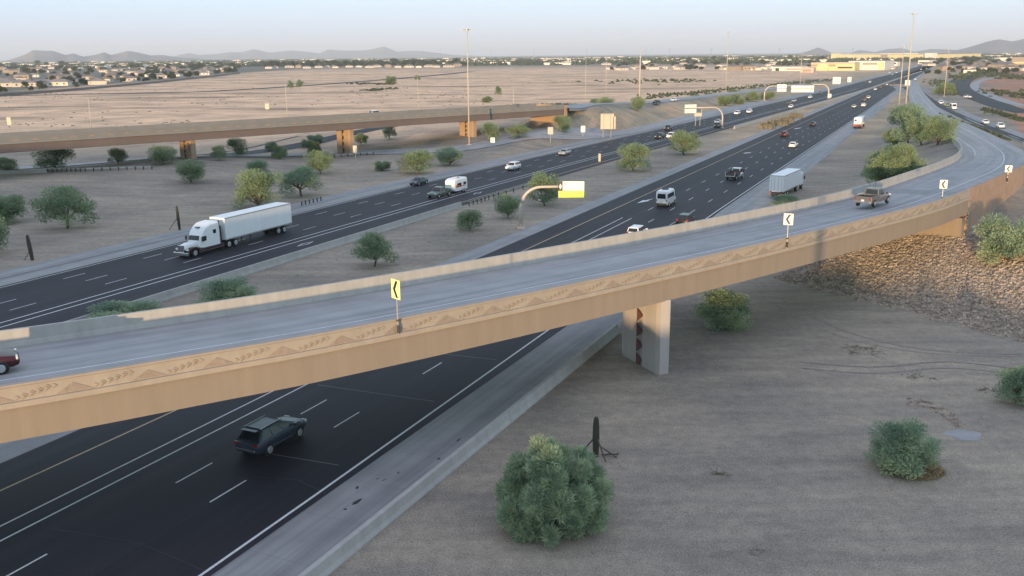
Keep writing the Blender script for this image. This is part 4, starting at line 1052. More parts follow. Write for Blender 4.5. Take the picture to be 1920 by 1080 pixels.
# pickup with camper trailer
pp = at(824, 369, .05)
e = car('pickup', 'green', pp, WA, 'grey green pickup towing a white camper trailer with red stripes in the oncoming lanes', 'pickup truck')
m = MB(); rings = []
for y, z0, z1, w in ((-3.9, .75, 2.1, .9), (-4.1, .5, 2.5, 1.05), (-5.0, .45, 2.68, 1.1), (-8.4, .45, 2.68, 1.1), (-8.8, .55, 2.5, 1.08)):
    rings.append([(x, y, z) for x, z in ((-w, z0), (-w, z1 - .3), (-w * .85, z1), (w * .85, z1), (w, z1 - .3), (w, z0))])
m.rings(rings, True); cp_ = m.build('camper_trailer', P['white'], e)
m = MB()
for s in (-1, 1): m.box((s * 1.105, -5.6, 1.55), (.05, 1.6, .6)); m.box((s * 1.105, -7.7, 1.6), (.05, 1.0, .5))
m.box((0, -4.07, 1.65), (1.5, .1, .5)); m.build('window', M['glass'], cp_)
m = MB()
for s in (-1, 1): m.box((s * 1.11, -6.2, 1.18), (.04, 3.8, .14)); m.box((s * 1.12, -5.0, 1.42), (.05, 1.5, .16))
m.box((0, -4.09, 1.25), (1.8, .1, .14)); m.build('stripe', M['fred'], cp_)
m = MB(); m.tube((0, -2.9, .55), (0, -4.1, .55), .06); m.build('tow_bar', M['dark'], cp_)
for s in (-1, 1):
    for y in (-7.0, -7.75): wheel(cp_, s * 1.12, y, .33)
m = MB(); m.box((0, -6.5, 2.75), (.8, 1.0, .2)); m.build('roof_vent', M['galv'], cp_)

# parked box truck on the shoulder near the ramp
bp_ = at(1469, 364, .05)
e = empty('box_truck', bp_, -math.radians(31), 'white box trailer truck stopped on the shoulder seen from behind its rear doors', 'truck')
trailer_box(e, -5.0, 6.6, 2.5, 1.0, 3.9, P['box'])
m = MB(); m.box((0, 0, .8), (1.1, 13, .25)); m.build('chassis', M['dark'], e)
m = MB(); m.box((0, 8.2, 1.9), (2.3, 1.9, 2.3), taper=.92); m.build('cab', P['white'], e, bevel=.12)
m = MB(); m.box((1.4, 8.8, 2.1), (.2, .2, .6)); m.box((-1.4, 8.8, 2.1), (.2, .2, .6)); m.build('mirror', M['dark'], e)
m = MB(); m.box((0, -5.1, .72), (2.3, .12, .3)); m.build('rear_bumper', M['fred'], e)
for s in (-1, 1):
    m = MB(); m.box((s * .95, -5.13, 1.08), (.3, .06, .14)); m.build('taillight', M['tail'], e)
for y in (-3.2, -1.9, 4.6, 8.3):
    for s in (-1, 1): wh = empty('wheel', (0, 0, 0)); wh.parent = e; wheel(wh, s * 1.2, y, .48, .45)
# truck with orange rear on the shoulder further on
e = empty('service_truck', at(1609, 240, .05), -math.radians(27), 'pale service truck with an orange tail standing on the far shoulder', 'truck')
m = MB(); m.box((0, 0, 2.2), (2.4, 5.0, 2.7)); m.build('cargo_box', P['box'], e, bevel=.05)
m = MB(); m.box((0, 5.6, 2.3), (2.3, 6.0, 2.4)); m.build('front_box', P['silver'], e, bevel=.05)
m = MB(); m.box((0, -2.8, .95), (2.4, .5, 1.0)); m.build('tail_step', P['orange'], e, bevel=.03)
m = MB(); m.box((-.65, -2.55, 2.7), (.6, .1, .5)); m.build('rear_window', M['glass'], e)
m = MB(); m.box((1.5, .5, 1.6), (.6, .3, .3)); m.build('mirror', P['yellow'], e)
m = MB(); m.box((0, -3.1, .55), (2.4, .1, .3)); m.build('bumper', M['dark'], e)
for y in (-1.6, 6.5):
    for s in (-1, 1): wh = empty('wheel', (0, 0, 0)); wh.parent = e; wheel(wh, s * 1.15, y, .48, .4)

# ------------------------------------------------------------------ vegetation
def leaf_cloud(mb, rnd, lobes, n, size, gap=0.0, thin=.35):
    tot = sum(l[1] ** 2 for l in lobes)
    for c, r, fl in lobes:
        k = int(n * r * r / tot)
        for _ in range(k):
            d = Vector((rnd.gauss(0, 1), rnd.gauss(0, 1), rnd.gauss(0, 1))).normalized()
            rr = r * (rnd.random() ** .42); p = c + Vector((d.x * rr, d.y * rr, d.z * rr * fl))
            out = (d + Vector((rnd.uniform(-.7, .7), rnd.uniform(-.7, .7), rnd.uniform(-.2, 1.0)))).normalized()
            sd = out.cross(Vector((rnd.uniform(-1, 1), rnd.uniform(-1, 1), rnd.uniform(-1, 1)))).normalized()
            s = size * rnd.uniform(.6, 1.5); w = s * thin
            mb.add([p - sd * w, p + sd * w, p + out * s + sd * w * .3, p + out * s - sd * w * .3], [(0, 1, 2, 3)])
TM = {}
def tree_template(style, mk, seed):
    key = (style, mk, seed)
    if key in TM: return TM[key]
    rnd = random.Random(hash_(style) + seed * 101)
    mb = MB(); tr = MB(); lobes = []
    if style == 'umbrella':
        nl, fork, r0, n, sz = 22, .20, (.13, .20), 7600, .033
        for k in range(nl):
            a = k * 2.4 + rnd.uniform(-.3, .3); q = .36 * math.sqrt((k + .4) / nl)
            lobes.append((Vector((math.cos(a) * q, math.sin(a) * q, .70 - q * q * 2.0 + rnd.uniform(-.26, .14))), rnd.uniform(*r0), .8))
    elif style == 'round':
        nl, fork, r0, n, sz = 30, .10, (.13, .20), 8600, .033
        for k in range(nl):
            a = k * 2.4 + rnd.uniform(-.4, .4); q = .36 * math.sqrt((k + .4) / nl)
            lobes.append((Vector((math.cos(a) * q, math.sin(a) * q, rnd.uniform(.26, .88) - q * .25)), rnd.uniform(*r0), .95))
    else:                                  # bush, foliage down to the ground
        nl, fork, r0, n, sz = 40, .05, (.10, .19), 15000, .030
        for k in range(nl):
            a = k * 2.4 + rnd.uniform(-.4, .4); q = .38 * math.sqrt((k + .4) / nl)
            lobes.append((Vector((math.cos(a) * q, math.sin(a) * q, rnd.uniform(.16, .84) * (1 - q * .8))), rnd.uniform(*r0), 1.0))
    leaf_cloud(mb, rnd, lobes, n, sz, thin=.22)
    base = Vector((0, 0, -.02)); fk = Vector((rnd.uniform(-.04, .04), rnd.uniform(-.03, .03), fork))
    tr.path([base, fk], [.026, .020], 7)
    for c, r, f in lobes[::2]:
        m1 = fk.lerp(c, .5) + Vector((rnd.uniform(-.03, .03), rnd.uniform(-.03, .03), -.03))
        tr.path([fk, m1, c], [.014, .009, .004], 5, cap=False)
    a = mb.build('crown', M[mk]); b = tr.build('trunk', M['bark'])
    COL.objects.unlink(a); COL.objects.unlink(b)
    TM[key] = (a.data, b.data); bpy.data.objects.remove(a); bpy.data.objects.remove(b)
    return TM[key]
def hash_(s): return sum(ord(c) * (i + 1) for i, c in enumerate(s))
def plant(p, w, h, label, style='round', mk='palo', seed=0, group=None, cat=None, trunk=True, rz=None, name=None):
    cr, tk = tree_template(style, mk, seed)
    nm = name or ('bush' if style == 'bush' else 'palo_verde_tree' if mk in ('palo', 'blue') else 'mesquite_tree')
    e = empty(nm, p, 0, label, cat or ('bush' if style == 'bush' else 'tree'), group)
    e.scale = (w, w, h); e.rotation_euler.z = (p.x * 1.7 + p.y) % 6.28 if rz is None else rz
    o = bpy.data.objects.new('crown', cr); COL.objects.link(o); o.parent = e
    if trunk: o = bpy.data.objects.new('trunk', tk); COL.objects.link(o); o.parent = e
    return e
def ptree(u, v, wpx, hpx, label, style='round', mk='palo', seed=0, group=None, lean=1.0):
    p = hit(u, v); d = math.sqrt(p.x ** 2 + p.y ** 2 + (CH - p.z) ** 2); k = d / F
    p.z -= .05
    el = math.atan2(CH - p.z, p.y)
    w = wpx * k * 1.14; h = 1.14 * max(.5, (hpx * k - w * .35 * math.sin(el)) / math.cos(el)) if style != 'flat' else hpx * k
    return plant(p, w, h, label, style, mk, seed, group)
T = [
 (702, 500, 76, 66, 'umbrella shaped tree with a bare forked trunk just beyond the bridge, nearest in the median', 'umbrella', 'mesq', 1),
 (881, 432, 52, 41, 'small median tree left of the curved sign arch', 'round', 'mesq', 2),
 (952, 409, 46, 45, 'median tree close behind the foot of the sign arch', 'round', 'mesq', 3),
 (1022, 386, 66, 62, 'median tree behind the arm of the sign arch', 'round', 'mesq', 2),
 (1187, 320, 64, 48, 'median tree with yellow green crown between the arch sign and the half hidden white car', 'round', 'palo', 1),
 (1283, 290, 60, 43, 'farthest median tree, leaning crown in front of a white car', 'round', 'palo', 2),
 (127, 428, 92, 76, 'broad tree with a bent trunk left of the leaning cactus, left of the truck', 'umbrella', 'mesq', 2),
 (8, 418, 66, 56, 'dark tree cut by the left edge, upper of two', 'bush', 'mesq', 1), (-14, 478, 60, 70, 'dark tree cut by the left edge, lower of two', 'round', 'mesq', 3),
 (360, 343, 52, 42, 'small tree between the off ramp and the truck, under the first pier', 'round', 'mesq', 3),
 (103, 317, 64, 36, 'dark wide tree under the left part of the far overpass', 'round', 'mesq', 1), (223, 307, 34, 27, 'small dark tree second from the left under the far overpass', 'round', 'mesq', 2),
 (307, 308, 48, 33, 'dark round tree just left of the first orange pier', 'round', 'mesq', 3), (411, 301, 28, 27, 'small tree right of the first orange pier', 'umbrella', 'mesq', 1),
 (446, 292, 34, 30, 'tree right of and behind the small one near the first orange pier', 'round', 'mesq', 1), (12, 320, 36, 24, 'low dark tree at the left end under the far overpass', 'bush', 'mesq', 2),
 (482, 390, 82, 68, 'large green tree above the middle of the long white trailer', 'round', 'palo', 1), (565, 368, 80, 60, 'large blue green tree right of the one above the trailer', 'umbrella', 'blue', 3),
 (484, 330, 42, 30, 'round tree beyond the two large trees above the trailer', 'round', 'blue', 2), (601, 326, 48, 42, 'yellow green tree standing over the off ramp edge', 'round', 'palo', 3),
 (524, 298, 30, 26, 'grey green shrub by the off ramp, right of a paler one', 'bush', 'mesq', 3), (511, 282, 24, 18, 'paler grey green shrub by the off ramp', 'bush', 'blue', 3),
 (590, 291, 26, 26, 'yellowish shrub at the lower end of the shrub trio by the off ramp', 'bush', 'palo', 3), (577, 277, 24, 18, 'left shrub of the trio above the off ramp', 'bush', 'mesq', 1), (592, 268, 28, 18, 'upper shrub of the trio above the off ramp', 'bush', 'blue', 1),
 (678, 273, 24, 24, 'small tree right of the middle pier of the far overpass', 'umbrella', 'mesq', 2), (731, 261, 27, 28, 'lone rounded tree between the middle and right piers of the far overpass', 'umbrella', 'blue', 1),
 (717, 320, 31, 22, 'small thin shrub left of the pair of round trees', 'bush', 'mesq', 1), (783, 325, 66, 44, 'wide olive tree, left one of the pair above the dark sedan', 'round', 'palo', 2), (842, 310, 54, 34, 'dark green tree, right one of the pair above the dark sedan', 'round', 'blue', 3),
 (920, 264, 32, 32, 'tree right of the lamp mast below the far overpass', 'round', 'palo', 1), (973, 258, 46, 27, 'spreading tree below the end of the far overpass', 'umbrella', 'palo', 3),
 (1055, 246, 34, 27, 'round green tree in front of the far abutment', 'round', 'palo', 1), (1134, 208, 34, 24, 'dense round tree on the far ramp, above the stepped sign back', 'round', 'palo', 2), (1114, 196, 18, 11, 'small tree left of the dense round one on the far ramp', 'round', 'blue', 2),
 (1196, 208, 28, 25, 'bright tree at the foot of the bare pole on the far ramp', 'round', 'palo', 3), (1306, 186, 14, 9, 'tiny tree on the verge beyond the far ramp cars', 'umbrella', 'palo', 2),
 (1360, 198, 32, 21, 'first of the round clipped looking bushes beside the far ramp', 'bush', 'palo', 1), (1382, 195, 26, 19, 'second round bush beside the far ramp', 'bush', 'palo', 2), (1410, 190, 25, 19, 'third round bush beside the far ramp', 'bush', 'palo', 3),
 (1438, 187, 26, 17, 'fourth round bush behind the foot of the wide sign arch', 'bush', 'palo', 1), (1376, 176, 20, 9, 'small bush above the round bushes beside the far ramp', 'bush', 'palo', 2),
 (1357, 612, 96, 78, 'green shrub right of the bridge pier', 'bush', 'bushy', 2), (1690, 878, 112, 98, 'blue green shrub with dead litter at its foot on the right gravel', 'bush', 'bushy', 3),
 (1893, 490, 110, 92, 'bright green bush by the retaining wall at the right edge', 'bush', 'bushy', 1), (1912, 757, 70, 74, 'dark green bush cut by the right edge of the picture', 'bush', 'bushy', 2),
 (430, 575, 104, 62, 'green bush showing above the bridge parapet in the median, right one', 'bush', 'bushy', 3), (242, 606, 124, 52, 'green bush showing above the bridge parapet at the median, left one', 'bush', 'bushy', 1),
 (1478, 390, 66, 28, 'low bush behind the parapet beside the box trailer truck', 'bush', 'bushy', 2),
 (1650, 342, 60, 58, 'dark clump at the left end of the hedge inside the ramp curve', 'bush', 'mesq', 3), (1694, 335, 66, 64, 'tall dense tree in the hedge inside the ramp curve', 'bush', 'palo', 2), (1667, 340, 72, 66, 'leafy yellow green tree in front of the ramp curve hedge', 'bush', 'palo', 3),
 (1703, 268, 56, 62, 'dark blue green tree at the foot of the tallest mast', 'round', 'blue', 1), (1688, 240, 44, 36, 'dark tree left of the tallest mast foot', 'round', 'mesq', 2), (1676, 270, 40, 30, 'pale shrub left in the tree cluster inside the ramp curve', 'bush', 'palo', 1),
 (1757, 272, 62, 48, 'wide yellow green tree at the right of the cluster inside the ramp curve', 'round', 'palo', 2), (1728, 272, 56, 50, 'yellow green tree in the middle of the cluster inside the ramp curve', 'round', 'palo', 3),
 (1770, 178, 34, 22, 'olive bush at the mast on the orange dirt right of the ramp', 'bush', 'palo', 3),
 (545, 168, 12, 16, 'left one of two ragged desert trees', 'umbrella', 'blue', 1), (562, 166, 13, 16, 'right one of two ragged desert trees', 'umbrella', 'blue', 2), (733, 157, 20, 16, 'dense desert tree in the middle of the open field', 'bush', 'mesq', 1),
 (783, 152, 12, 11, 'small desert tree right of the dense one', 'umbrella', 'mesq', 1), (934, 181, 13, 20, 'lone desert tree right of the tall mast', 'umbrella', 'mesq', 3), (913, 192, 20, 12, 'yellow green bush below the lone desert tree', 'bush', 'palo', 2),
]
for t in T: ptree(*t)
# foreground tree: its own dense crown seen from above
p = at(1036, 985)
rnd = random.Random(5); mb = MB(); lobes = []
for k in range(72):
    a = k * 2.4; q = 2.75 * math.sqrt((k + .4) / 72)
    lobes.append((Vector((math.cos(a) * q, math.sin(a) * q * .9, (.12 + .88 * rnd.random() ** .7) * 4.5 * math.sqrt(max(.05, 1 - (q / 3.0) ** 2)) + .2)), rnd.uniform(.34, .72), 1.25))
leaf_cloud(mb, rnd, lobes, 84000, .19, thin=.10)
e = empty('palo_verde_tree', p, 0, 'large feathery blue green tree in the foreground gravel beside the cut cactus', 'tree')
mb.build('crown', M['bushy'], e)
tr = MB()
for c, r, f in lobes[::3]:
    m1 = c * .5 + Vector((0, 0, .1)); tr.path([(0, 0, -.1), m1, c], [.09, .06, .015], 6, cap=False)
tr.build('trunk', M['bark'], e)
p = at(1690, 862); mb = MB(); rnd = random.Random(9)
for _ in range(2600):
    a = rnd.uniform(0, 6.28); q = math.sqrt(rnd.random()) * 1.9
    c = Vector((p.x + .1 + math.cos(a) * q, p.y - 1.3 + math.sin(a) * q * .9, .03)); d = Vector((rnd.uniform(-1, 1), rnd.uniform(-1, 1), rnd.uniform(0, .5))).normalized() * .16
    sd = d.cross(Z3).normalized() * .02; mb.add([c - sd, c + sd, c + d + sd, c + d - sd], [(0, 1, 2, 3)])
tag(mb.build('dry_litter', M['straw']), 'straw coloured litter under the right hand shrub', 'litter', None, 'stuff')

# saguaro stumps
def cactus(u, v, h, r, label, props, lean=(0, 0)):
    b = hit(u, v); e = empty('saguaro_cactus', b, 0, label, 'cactus')
    rings = []; n = 16
    for z, k in ((0, .78), (.15, .85), (.45, 1.0), (.75, .92), (.93, .72), (.985, .5), (1.0, .12)):
        rings.append([Vector((lean[0] * z * h + math.cos(2 * math.pi * i / n) * r * k * (1 if i % 2 else .84), lean[1] * z * h + math.sin(2 * math.pi * i / n) * r * k * (1 if i % 2 else .84), z * h)) for i in range(n)])
    m = MB(); m.rings(rings); m.build('stem', M['cactus'], e)
    for (x, y, z, x1, y1) in props:
        m = MB(); m.tube((x, y, z), (x1, y1, .03), .05); m.build('prop_stick', M['bark'], e)
    return e
cactus(1117, 856, 2.7, .23, 'stubby saguaro with support sticks right of the foreground tree', [(0, 0, 1.5, .55, -.9), (0, 0, 1.4, -.9, .5), (0, 0, .9, 1.3, -.25)])
cactus(61, 488, 3.3, .26, 'leaning saguaro by the shoulder near the left edge', [(0, 0, 1.5, -1.1, .2)], (-.08, 0))
cactus(337, 431, 3.6, .22, 'slender leaning saguaro right in front of the semi truck', [(0, 0, 2.0, -1.6, .1)], (-.04, 0))
for u, v, h, l in ((1110 / 4 + 480, 330, 4.4, 'bare stub post left of the wide olive tree'),):
    b = hit(u, v); e = empty('wooden_post', b, 0, l, 'post'); m = MB(); m.tube((0, 0, 0), (0, 0, h), .13, .12, 8); m.build('shaft', M['bark'], e)
# fallen sticks by the foreground cactus
m = MB(); a = at(1128, 853, .05); b = at(1158, 852, .12); m.path([a, (a + b) / 2 + Z3 * .05, b], [.05, .06, .04], 6); b2 = at(1159, 849, .3); m.tube(b, b2, .04)
tag(m.build('fallen_branch', M['bark']), 'dark fallen branch on the gravel right of the foreground saguaro', 'branch')

# riprap slope
rnd = random.Random(11); mb = MB()
def in_rip(x, y):
    r = Vector((x - AB.x, y - AB.y, 0)); a = r.dot(ABD); l = r.dot(ABL); c = .86 * x + .51 * y
    edge = 5.8 + noise.noise(Vector((x * .3, y * .3, 7))) * 1.2
    return c > 77.6 + noise.noise(Vector((x * .5, y * .5, 1))) * .7 and a < .2 and l < 14 and -l < lerp(1.5, 40, max(0, min(1, -a / 26))) + noise.noise(Vector((x * .4, y * .4, 5))) * 1.0
cnt = 0
for _ in range(110000):
    x = rnd.uniform(15, 75); y = rnd.uniform(50, 122)
    if not in_rip(x, y): continue
    if cnt > 26000: break
    cnt += 1
    z = terrain(x, y); s = .07 + .10 * rnd.random() ** 2; c = Vector((x, y, z + s * .25))
    rot = Matrix.Rotation(rnd.uniform(0, 6.28), 3, Vector((rnd.uniform(-1, 1), rnd.uniform(-1, 1), rnd.uniform(-1, 1))).normalized())
    vs = []
    for a in (-1, 1):
        for b in (-1, 1):
            for d in (-1, 1): vs.append(c + rot @ Vector((a * s * rnd.uniform(.7, 1.2), b * s * rnd.uniform(.5, 1), d * s * rnd.uniform(.4, .8))))
    mb.add(vs, [(0, 1, 3, 2), (4, 6, 7, 5), (0, 4, 5, 1), (2, 3, 7, 6), (0, 2, 6, 4), (1, 5, 7, 3)])
tag(mb.build('riprap', M['rock']), 'bed of broken brown rocks spread on the slope below the abutment', 'rocks', None, 'stuff')
mb = MB()
for _ in range(900):
    k = rnd.random(); u = lerp(1705, 1800, k) + rnd.uniform(-6, 6); v = 752 + 45 * k ** 2 + rnd.uniform(-5, 8) * 1; 
    c = at(u, v); s = rnd.uniform(.03, .08); mb.box((c.x, c.y, s * .5), (s * 2, s * 1.6, s * 1.2), rnd.uniform(0, 3), taper=.6)
tag(mb.build('riprap', M['rock']), 'small arc of loose stones beside the right hand shrub', 'rocks', None, 'stuff')
# washed pale patch next to the stones
mb = MB(); c0 = at(1808, 816); mb.add([c0 + Vector((math.cos(a) * 1.15 * (1 + .2 * math.sin(3 * a)), math.sin(a) * .95, .012)) for a in [i * .314 for i in range(20)]], [tuple(range(20))])
tag(mb.build('washed_silt', surf('pale_silt', (.30, .30, .30), .9, .15, 1.0)), kind='structure')
# pebbles and dead tufts on the near gravel
mb = MB()
for _ in range(5200):
    x = rnd.uniform(-6, 60); y = rnd.uniform(32, 100); s_, t_ = to_st(x, y)
    if t_ < -25.2 or terrain(x, y) > .4: continue
    s = rnd.uniform(.015, .05); mb.box((x, y, s * .4), (s * 2, s * 1.6, s), rnd.uniform(0, 3), taper=.6)
tag(mb.build('pebbles', M['rock']), 'scattered pebbles on the near gravel', 'pebbles', None, 'stuff')
mb = MB()
def twigs(u, v, n, r):
    c = hit(u, v)
    for _ in range(n):
        p = c + Vector((rnd.gauss(0, r), rnd.gauss(0, r * .7), .02)); d = Vector((rnd.uniform(-1, 1), rnd.uniform(-.6, .6), rnd.uniform(0, .3))).normalized() * rnd.uniform(.15, .7)
        mb.tube(p, p + d, .012 + .02 * rnd.random(), .008, 4)
for u, v, n, r in ((1600, 652, 26, .5), (1625, 655, 20, .4), (1640, 665, 10, .5), (1350, 890, 18, .18), (1720, 707, 18, .4), (1745, 709, 10, .3), (1600, 662, 12, .3), (1855, 732, 16, .4), (1700, 830, 6, 1.0), (1420, 1040, 6, .4)): twigs(u, v, n, r)
for _ in range(420):
    s = rnd.uniform(40, 230); t = rnd.uniform(-71, -56); c = st(s, t)
    for _k in range(3):
        p = c + Vector((rnd.gauss(0, .2), rnd.gauss(0, .2), .0)); mb.tube(p, p + Vector((rnd.uniform(-.12, .12), rnd.uniform(-.12, .12), .12)), .02, .006, 4)
for _ in range(260):
    x = rnd.uniform(0, 60); y = rnd.uniform(38, 95)
    if to_st(x, y)[1] < -25: continue
    c = Vector((x, y, terrain(x, y)))
    for _k in range(3):
        p = c + Vector((rnd.gauss(0, .15), rnd.gauss(0, .15), .0)); mb.tube(p, p + Vector((rnd.uniform(-.12, .12), rnd.uniform(-.12, .12), .07)), .012, .006, 4)
tag(mb.build('dead_twigs', M['dry']), 'dead twigs and dry tufts lying on the gravel', 'twigs', None, 'stuff')
# tyre scraps and oil marks on the shoulder
mb = MB()
for u0, v0, u1, v1, w in ((660, 947, 680, 934, .16), (645, 956, 650, 953, .12), (668, 917, 672, 911, .1), (715, 902, 727, 897, .05), (745, 888, 749, 884, .06), (705, 899, 712, 896, .05), (820, 862, 826, 858, .1), (856, 828, 864, 821, .08)):
    a, b = at(u0, v0, .03), at(u1, v1, .03); d = (b - a).normalized(); n = Vector((-d.y, d.x, 0)) * w
    mb.add([a, a.lerp(b, .3) + n, a.lerp(b, .8) + n * .7, b, a.lerp(b, .7) - n * .6, a.lerp(b, .25) - n], [tuple(range(6))])
tag(mb.build('oil_stain', M['bline']), kind='structure')

TTN = []
tt = surf('pressed_soil', (.26, .23, .195), .95, .25, 1.5)
for q in (((1432, 560), (1560, 625), (1720, 660), (1930, 668)), ((1500, 690), (1640, 700), (1780, 690), (1930, 705))):
    c_ = [at(*z_) for z_ in q]
    for off in (0, 1.7):
        draped('tyre_track', [(p.x + off * (.9 if abs(c_[0].x - c_[-1].x) < abs(c_[0].y - c_[-1].y) else .25), p.y + off * (.25 if abs(c_[0].x - c_[-1].x) < abs(c_[0].y - c_[-1].y) else .9)) for p in c_], .24, tt, .014 + .005 * len(TTN), None, 20); TTN.append(1)

# desert scrub as low uncountable growth
mb = MB(); rnd = random.Random(21)
def tuft(c, w, h, mbx):
    for _ in range(7):
        a = rnd.uniform(0, 6.28); p = c + Vector((math.cos(a) * w * rnd.random() * .7, math.sin(a) * w * rnd.random() * .7, 0)); q = rnd.uniform(.3, .7) * w; hh = h * rnd.uniform(.6, 1.1)
        mbx.add([p + Vector((-q, 0, -.1)), p + Vector((0, q, -.1)), p + Vector((q, 0, -.1)), p + Vector((0, -q, -.1)), p + Vector((0, 0, hh))], [(0, 1, 4), (1, 2, 4), (2, 3, 4), (3, 0, 4)])
for _ in range(2600):
    y = 300 + 1300 * rnd.random() ** 1.2; x = rnd.uniform(-.55, .42) * y; s_, t_ = to_st(x, y)
    if t_ > -135 and y < 900: continue
    if t_ > -100: continue
    if noise.noise(Vector((x * .007, y * .02, 5))) + noise.noise(Vector((x * .02, y * .06, 9))) * .5 < .05: continue
    tuft(Vector((x, y, 0)), rnd.uniform(.4, 1.1), rnd.uniform(.2, .65), mb)
for _ in range(700):
    y = rnd.uniform(180, 700); x = rnd.uniform(.42, .56) * y; s_, t_ = to_st(x, y)
    if t_ < 28: continue
    tuft(Vector((x, y, terrain(x, y))), rnd.uniform(.3, 1.0), rnd.uniform(.3, .8), mb)
tag(mb.build('desert_scrub', M['dry']), 'low dry scrub in streaks over the open desert', 'scrub', None, 'stuff')
mb = MB()
def greens(uvs, n, w, h, sp):
    P_ = [hit(u, v) for u, v in uvs]
    for _ in range(n):
        i = rnd.randrange(len(P_) - 1); c = P_[i].lerp(P_[i + 1], rnd.random()) + Vector((rnd.gauss(0, sp), rnd.gauss(0, sp * 2), 0)); c.z = terrain(c.x, c.y)
        tuft(c, rnd.uniform(.5, 1) * w, rnd.uniform(.5, 1.1) * h, mb)
greens([(1215, 183), (1330, 172), (1450, 160), (1560, 150)], 300, 1.7, 1.4, 5); greens([(1160, 154), (1300, 151)], 90, 2.6, 1.7, 14)
greens([(1760, 215), (1840, 245), (1885, 262)], 120, 1.1, 1.0, .8); greens([(1845, 205), (1925, 228)], 110, 1.3, 1.2, 1.5); greens([(1750, 150), (1790, 180)], 100, 1.6, 1.6, 3)
greens([(1830, 135), (1925, 150)], 160, 2.5, 2.5, 8); greens([(960, 198), (1120, 197)], 130, 1.3, .9, 1.5); greens([(660, 157), (740, 158)], 60, 2.4, 1.4, 6); greens([(690, 170), (740, 166)], 80, 2.2, 1.0, 5)
greens([(1860, 170), (1925, 185)], 80, 2.0, 1.8, 5); greens([(1800, 150), (1850, 128)], 120, 3.0, 3.0, 7)
tag(mb.build('desert_shrubs', M['far']), 'green desert shrubs in ragged rows along the road verges', 'shrubs', None, 'stuff')
# brown brush with upright stems in the far median
mb = MB()
for u, v, n in ((1437, 240, 40), (1457, 234, 50), (1476, 229, 40), (1492, 221, 26)):
    c = hit(u, v)
    for _ in range(n): tuft(c + Vector((rnd.gauss(0, 1.0), rnd.gauss(0, 2.4), 0)), .9, 1.7, mb)
    for _ in range(7): p = c + Vector((rnd.gauss(0, 1.8), rnd.gauss(0, 4), 0)); mb.tube(p, p + Vector((rnd.uniform(-.4, .4), 0, rnd.uniform(3, 5.5))), .05, .02, 4)
tag(mb.build('dry_brush', M['dry']), 'brown brush with thin upright stems in the far median', 'brush', None, 'stuff')

# ------------------------------------------------------------------ suburbs
def house_template(wm, rm, w, d, h, nm='house'):
    e = empty(nm, (0, 0, -500), 0, 'x', 'house')
    m = MB(); m.box((0, 0, h / 2), (w, d, h)); m.build('wall', M[wm], e)
    m = MB(); m.add([(-w / 2 - .5, -d / 2 - .5, h), (w / 2 + .5, -d / 2 - .5, h), (w / 2 + .5, d / 2 + .5, h), (-w / 2 - .5, d / 2 + .5, h), (-w / 4, 0, h + d * .2), (w / 4, 0, h + d * .2)],
        [(0, 1, 5, 4), (1, 2, 5), (2, 3, 4, 5), (3, 0, 4), (3, 2, 1, 0)]); m.build('roof', M[rm], e)
    for k in range(3):
        m = MB(); m.box((-w * .32 + k * w * .32, -d / 2 - .02, h * .55), (1.5, .1, 1.3)); m.build('window', M['glass'], e)
    m = MB(); m.box((w * .2, -d / 2 - .03, 1.1), (2.6, .1, 2.2)); m.build('door', M['plate'], e)
    return e
HT = [house_template('house_w', 'roof_t', 16, 13, 3.4), house_template('store_w', 'roof_g', 15, 12, 3.2), house_template('house_t', 'roof_t', 18, 13, 5.6), house_template('house_w', 'roof_g', 20, 14, 3.6)]
rnd = random.Random(33)
HL = {'a': 'in the left hand suburb beyond the open desert', 'b': 'in the tree belt beyond the middle of the desert', 'c': 'among trees right of the open desert', 'd': 'in the outskirts beyond the ramp at the right'}
HK = ['pale house with brown roof', 'white house with grey roof', 'tall tan house with brown roof', 'wide pale house with grey roof']
nh = 0
def put_house(x, y, key):
    global nh
    ti = rnd.randrange(4); t = HT[ti]; c = copy_tree(t, (x, y, 0), rnd.choice((0, 0, 1.57)) + rnd.uniform(-.35, .25) + .3, label=HK[ti] + ' ' + HL[key], group={'a': 'houses of the left hand suburb', 'b': 'houses in the middle tree belt', 'c': 'houses on the right hand far side', 'd': 'houses beyond the ramp'}[key])
    c.name = 'house'; nh += 1
for u, v, key in [(rnd.uniform(-10, 440), 0, 'a') for _ in range(105)]:
    vl = interp([(0, 176), (150, 166), (250, 156), (350, 148), (450, 137)], u)
    v = vl - 3 - (rnd.random() ** .9) * (vl - 128); p = at(u, v); put_house(p.x, p.y, 'a')
for k in range(20): p = at(500 + k * 19 + rnd.uniform(-5, 5), 128 - k * .1 + rnd.uniform(-1.0, .6)); put_house(p.x, p.y, 'b')
for k in range(40): p = at(rnd.uniform(1130, 1520), rnd.uniform(113, 133) if k > 14 else rnd.uniform(127, 132)); put_house(p.x, p.y, 'c')
for k in range(34): p = at(rnd.uniform(1740, 1930), rnd.uniform(108, 133)); put_house(p.x, p.y, 'd')
for t in HT:
    for k in list(t.children): bpy.data.objects.remove(k)
    bpy.data.objects.remove(t)
# estate wall along the suburb edge
e_pts = [at(u, v) for u, v in ((-60, 184), (0, 181), (130, 171), (250, 160), (330, 152), (450, 138))]
m = MB()
for a, b in zip(e_pts, e_pts[1:]):
    d = (b - a).normalized(); n = Vector((-d.y, d.x, 0)) * .2; m.rings([[a - n, a - n + Z3 * 2, a + n + Z3 * 2, a + n], [b - n, b - n + Z3 * 2, b + n + Z3 * 2, b + n]])
tag(m.build('estate_wall', surf('block_wall', (.17, .15, .14), .9, .1, .3)), 'long dark block wall between the open desert and the left hand suburb', 'wall')
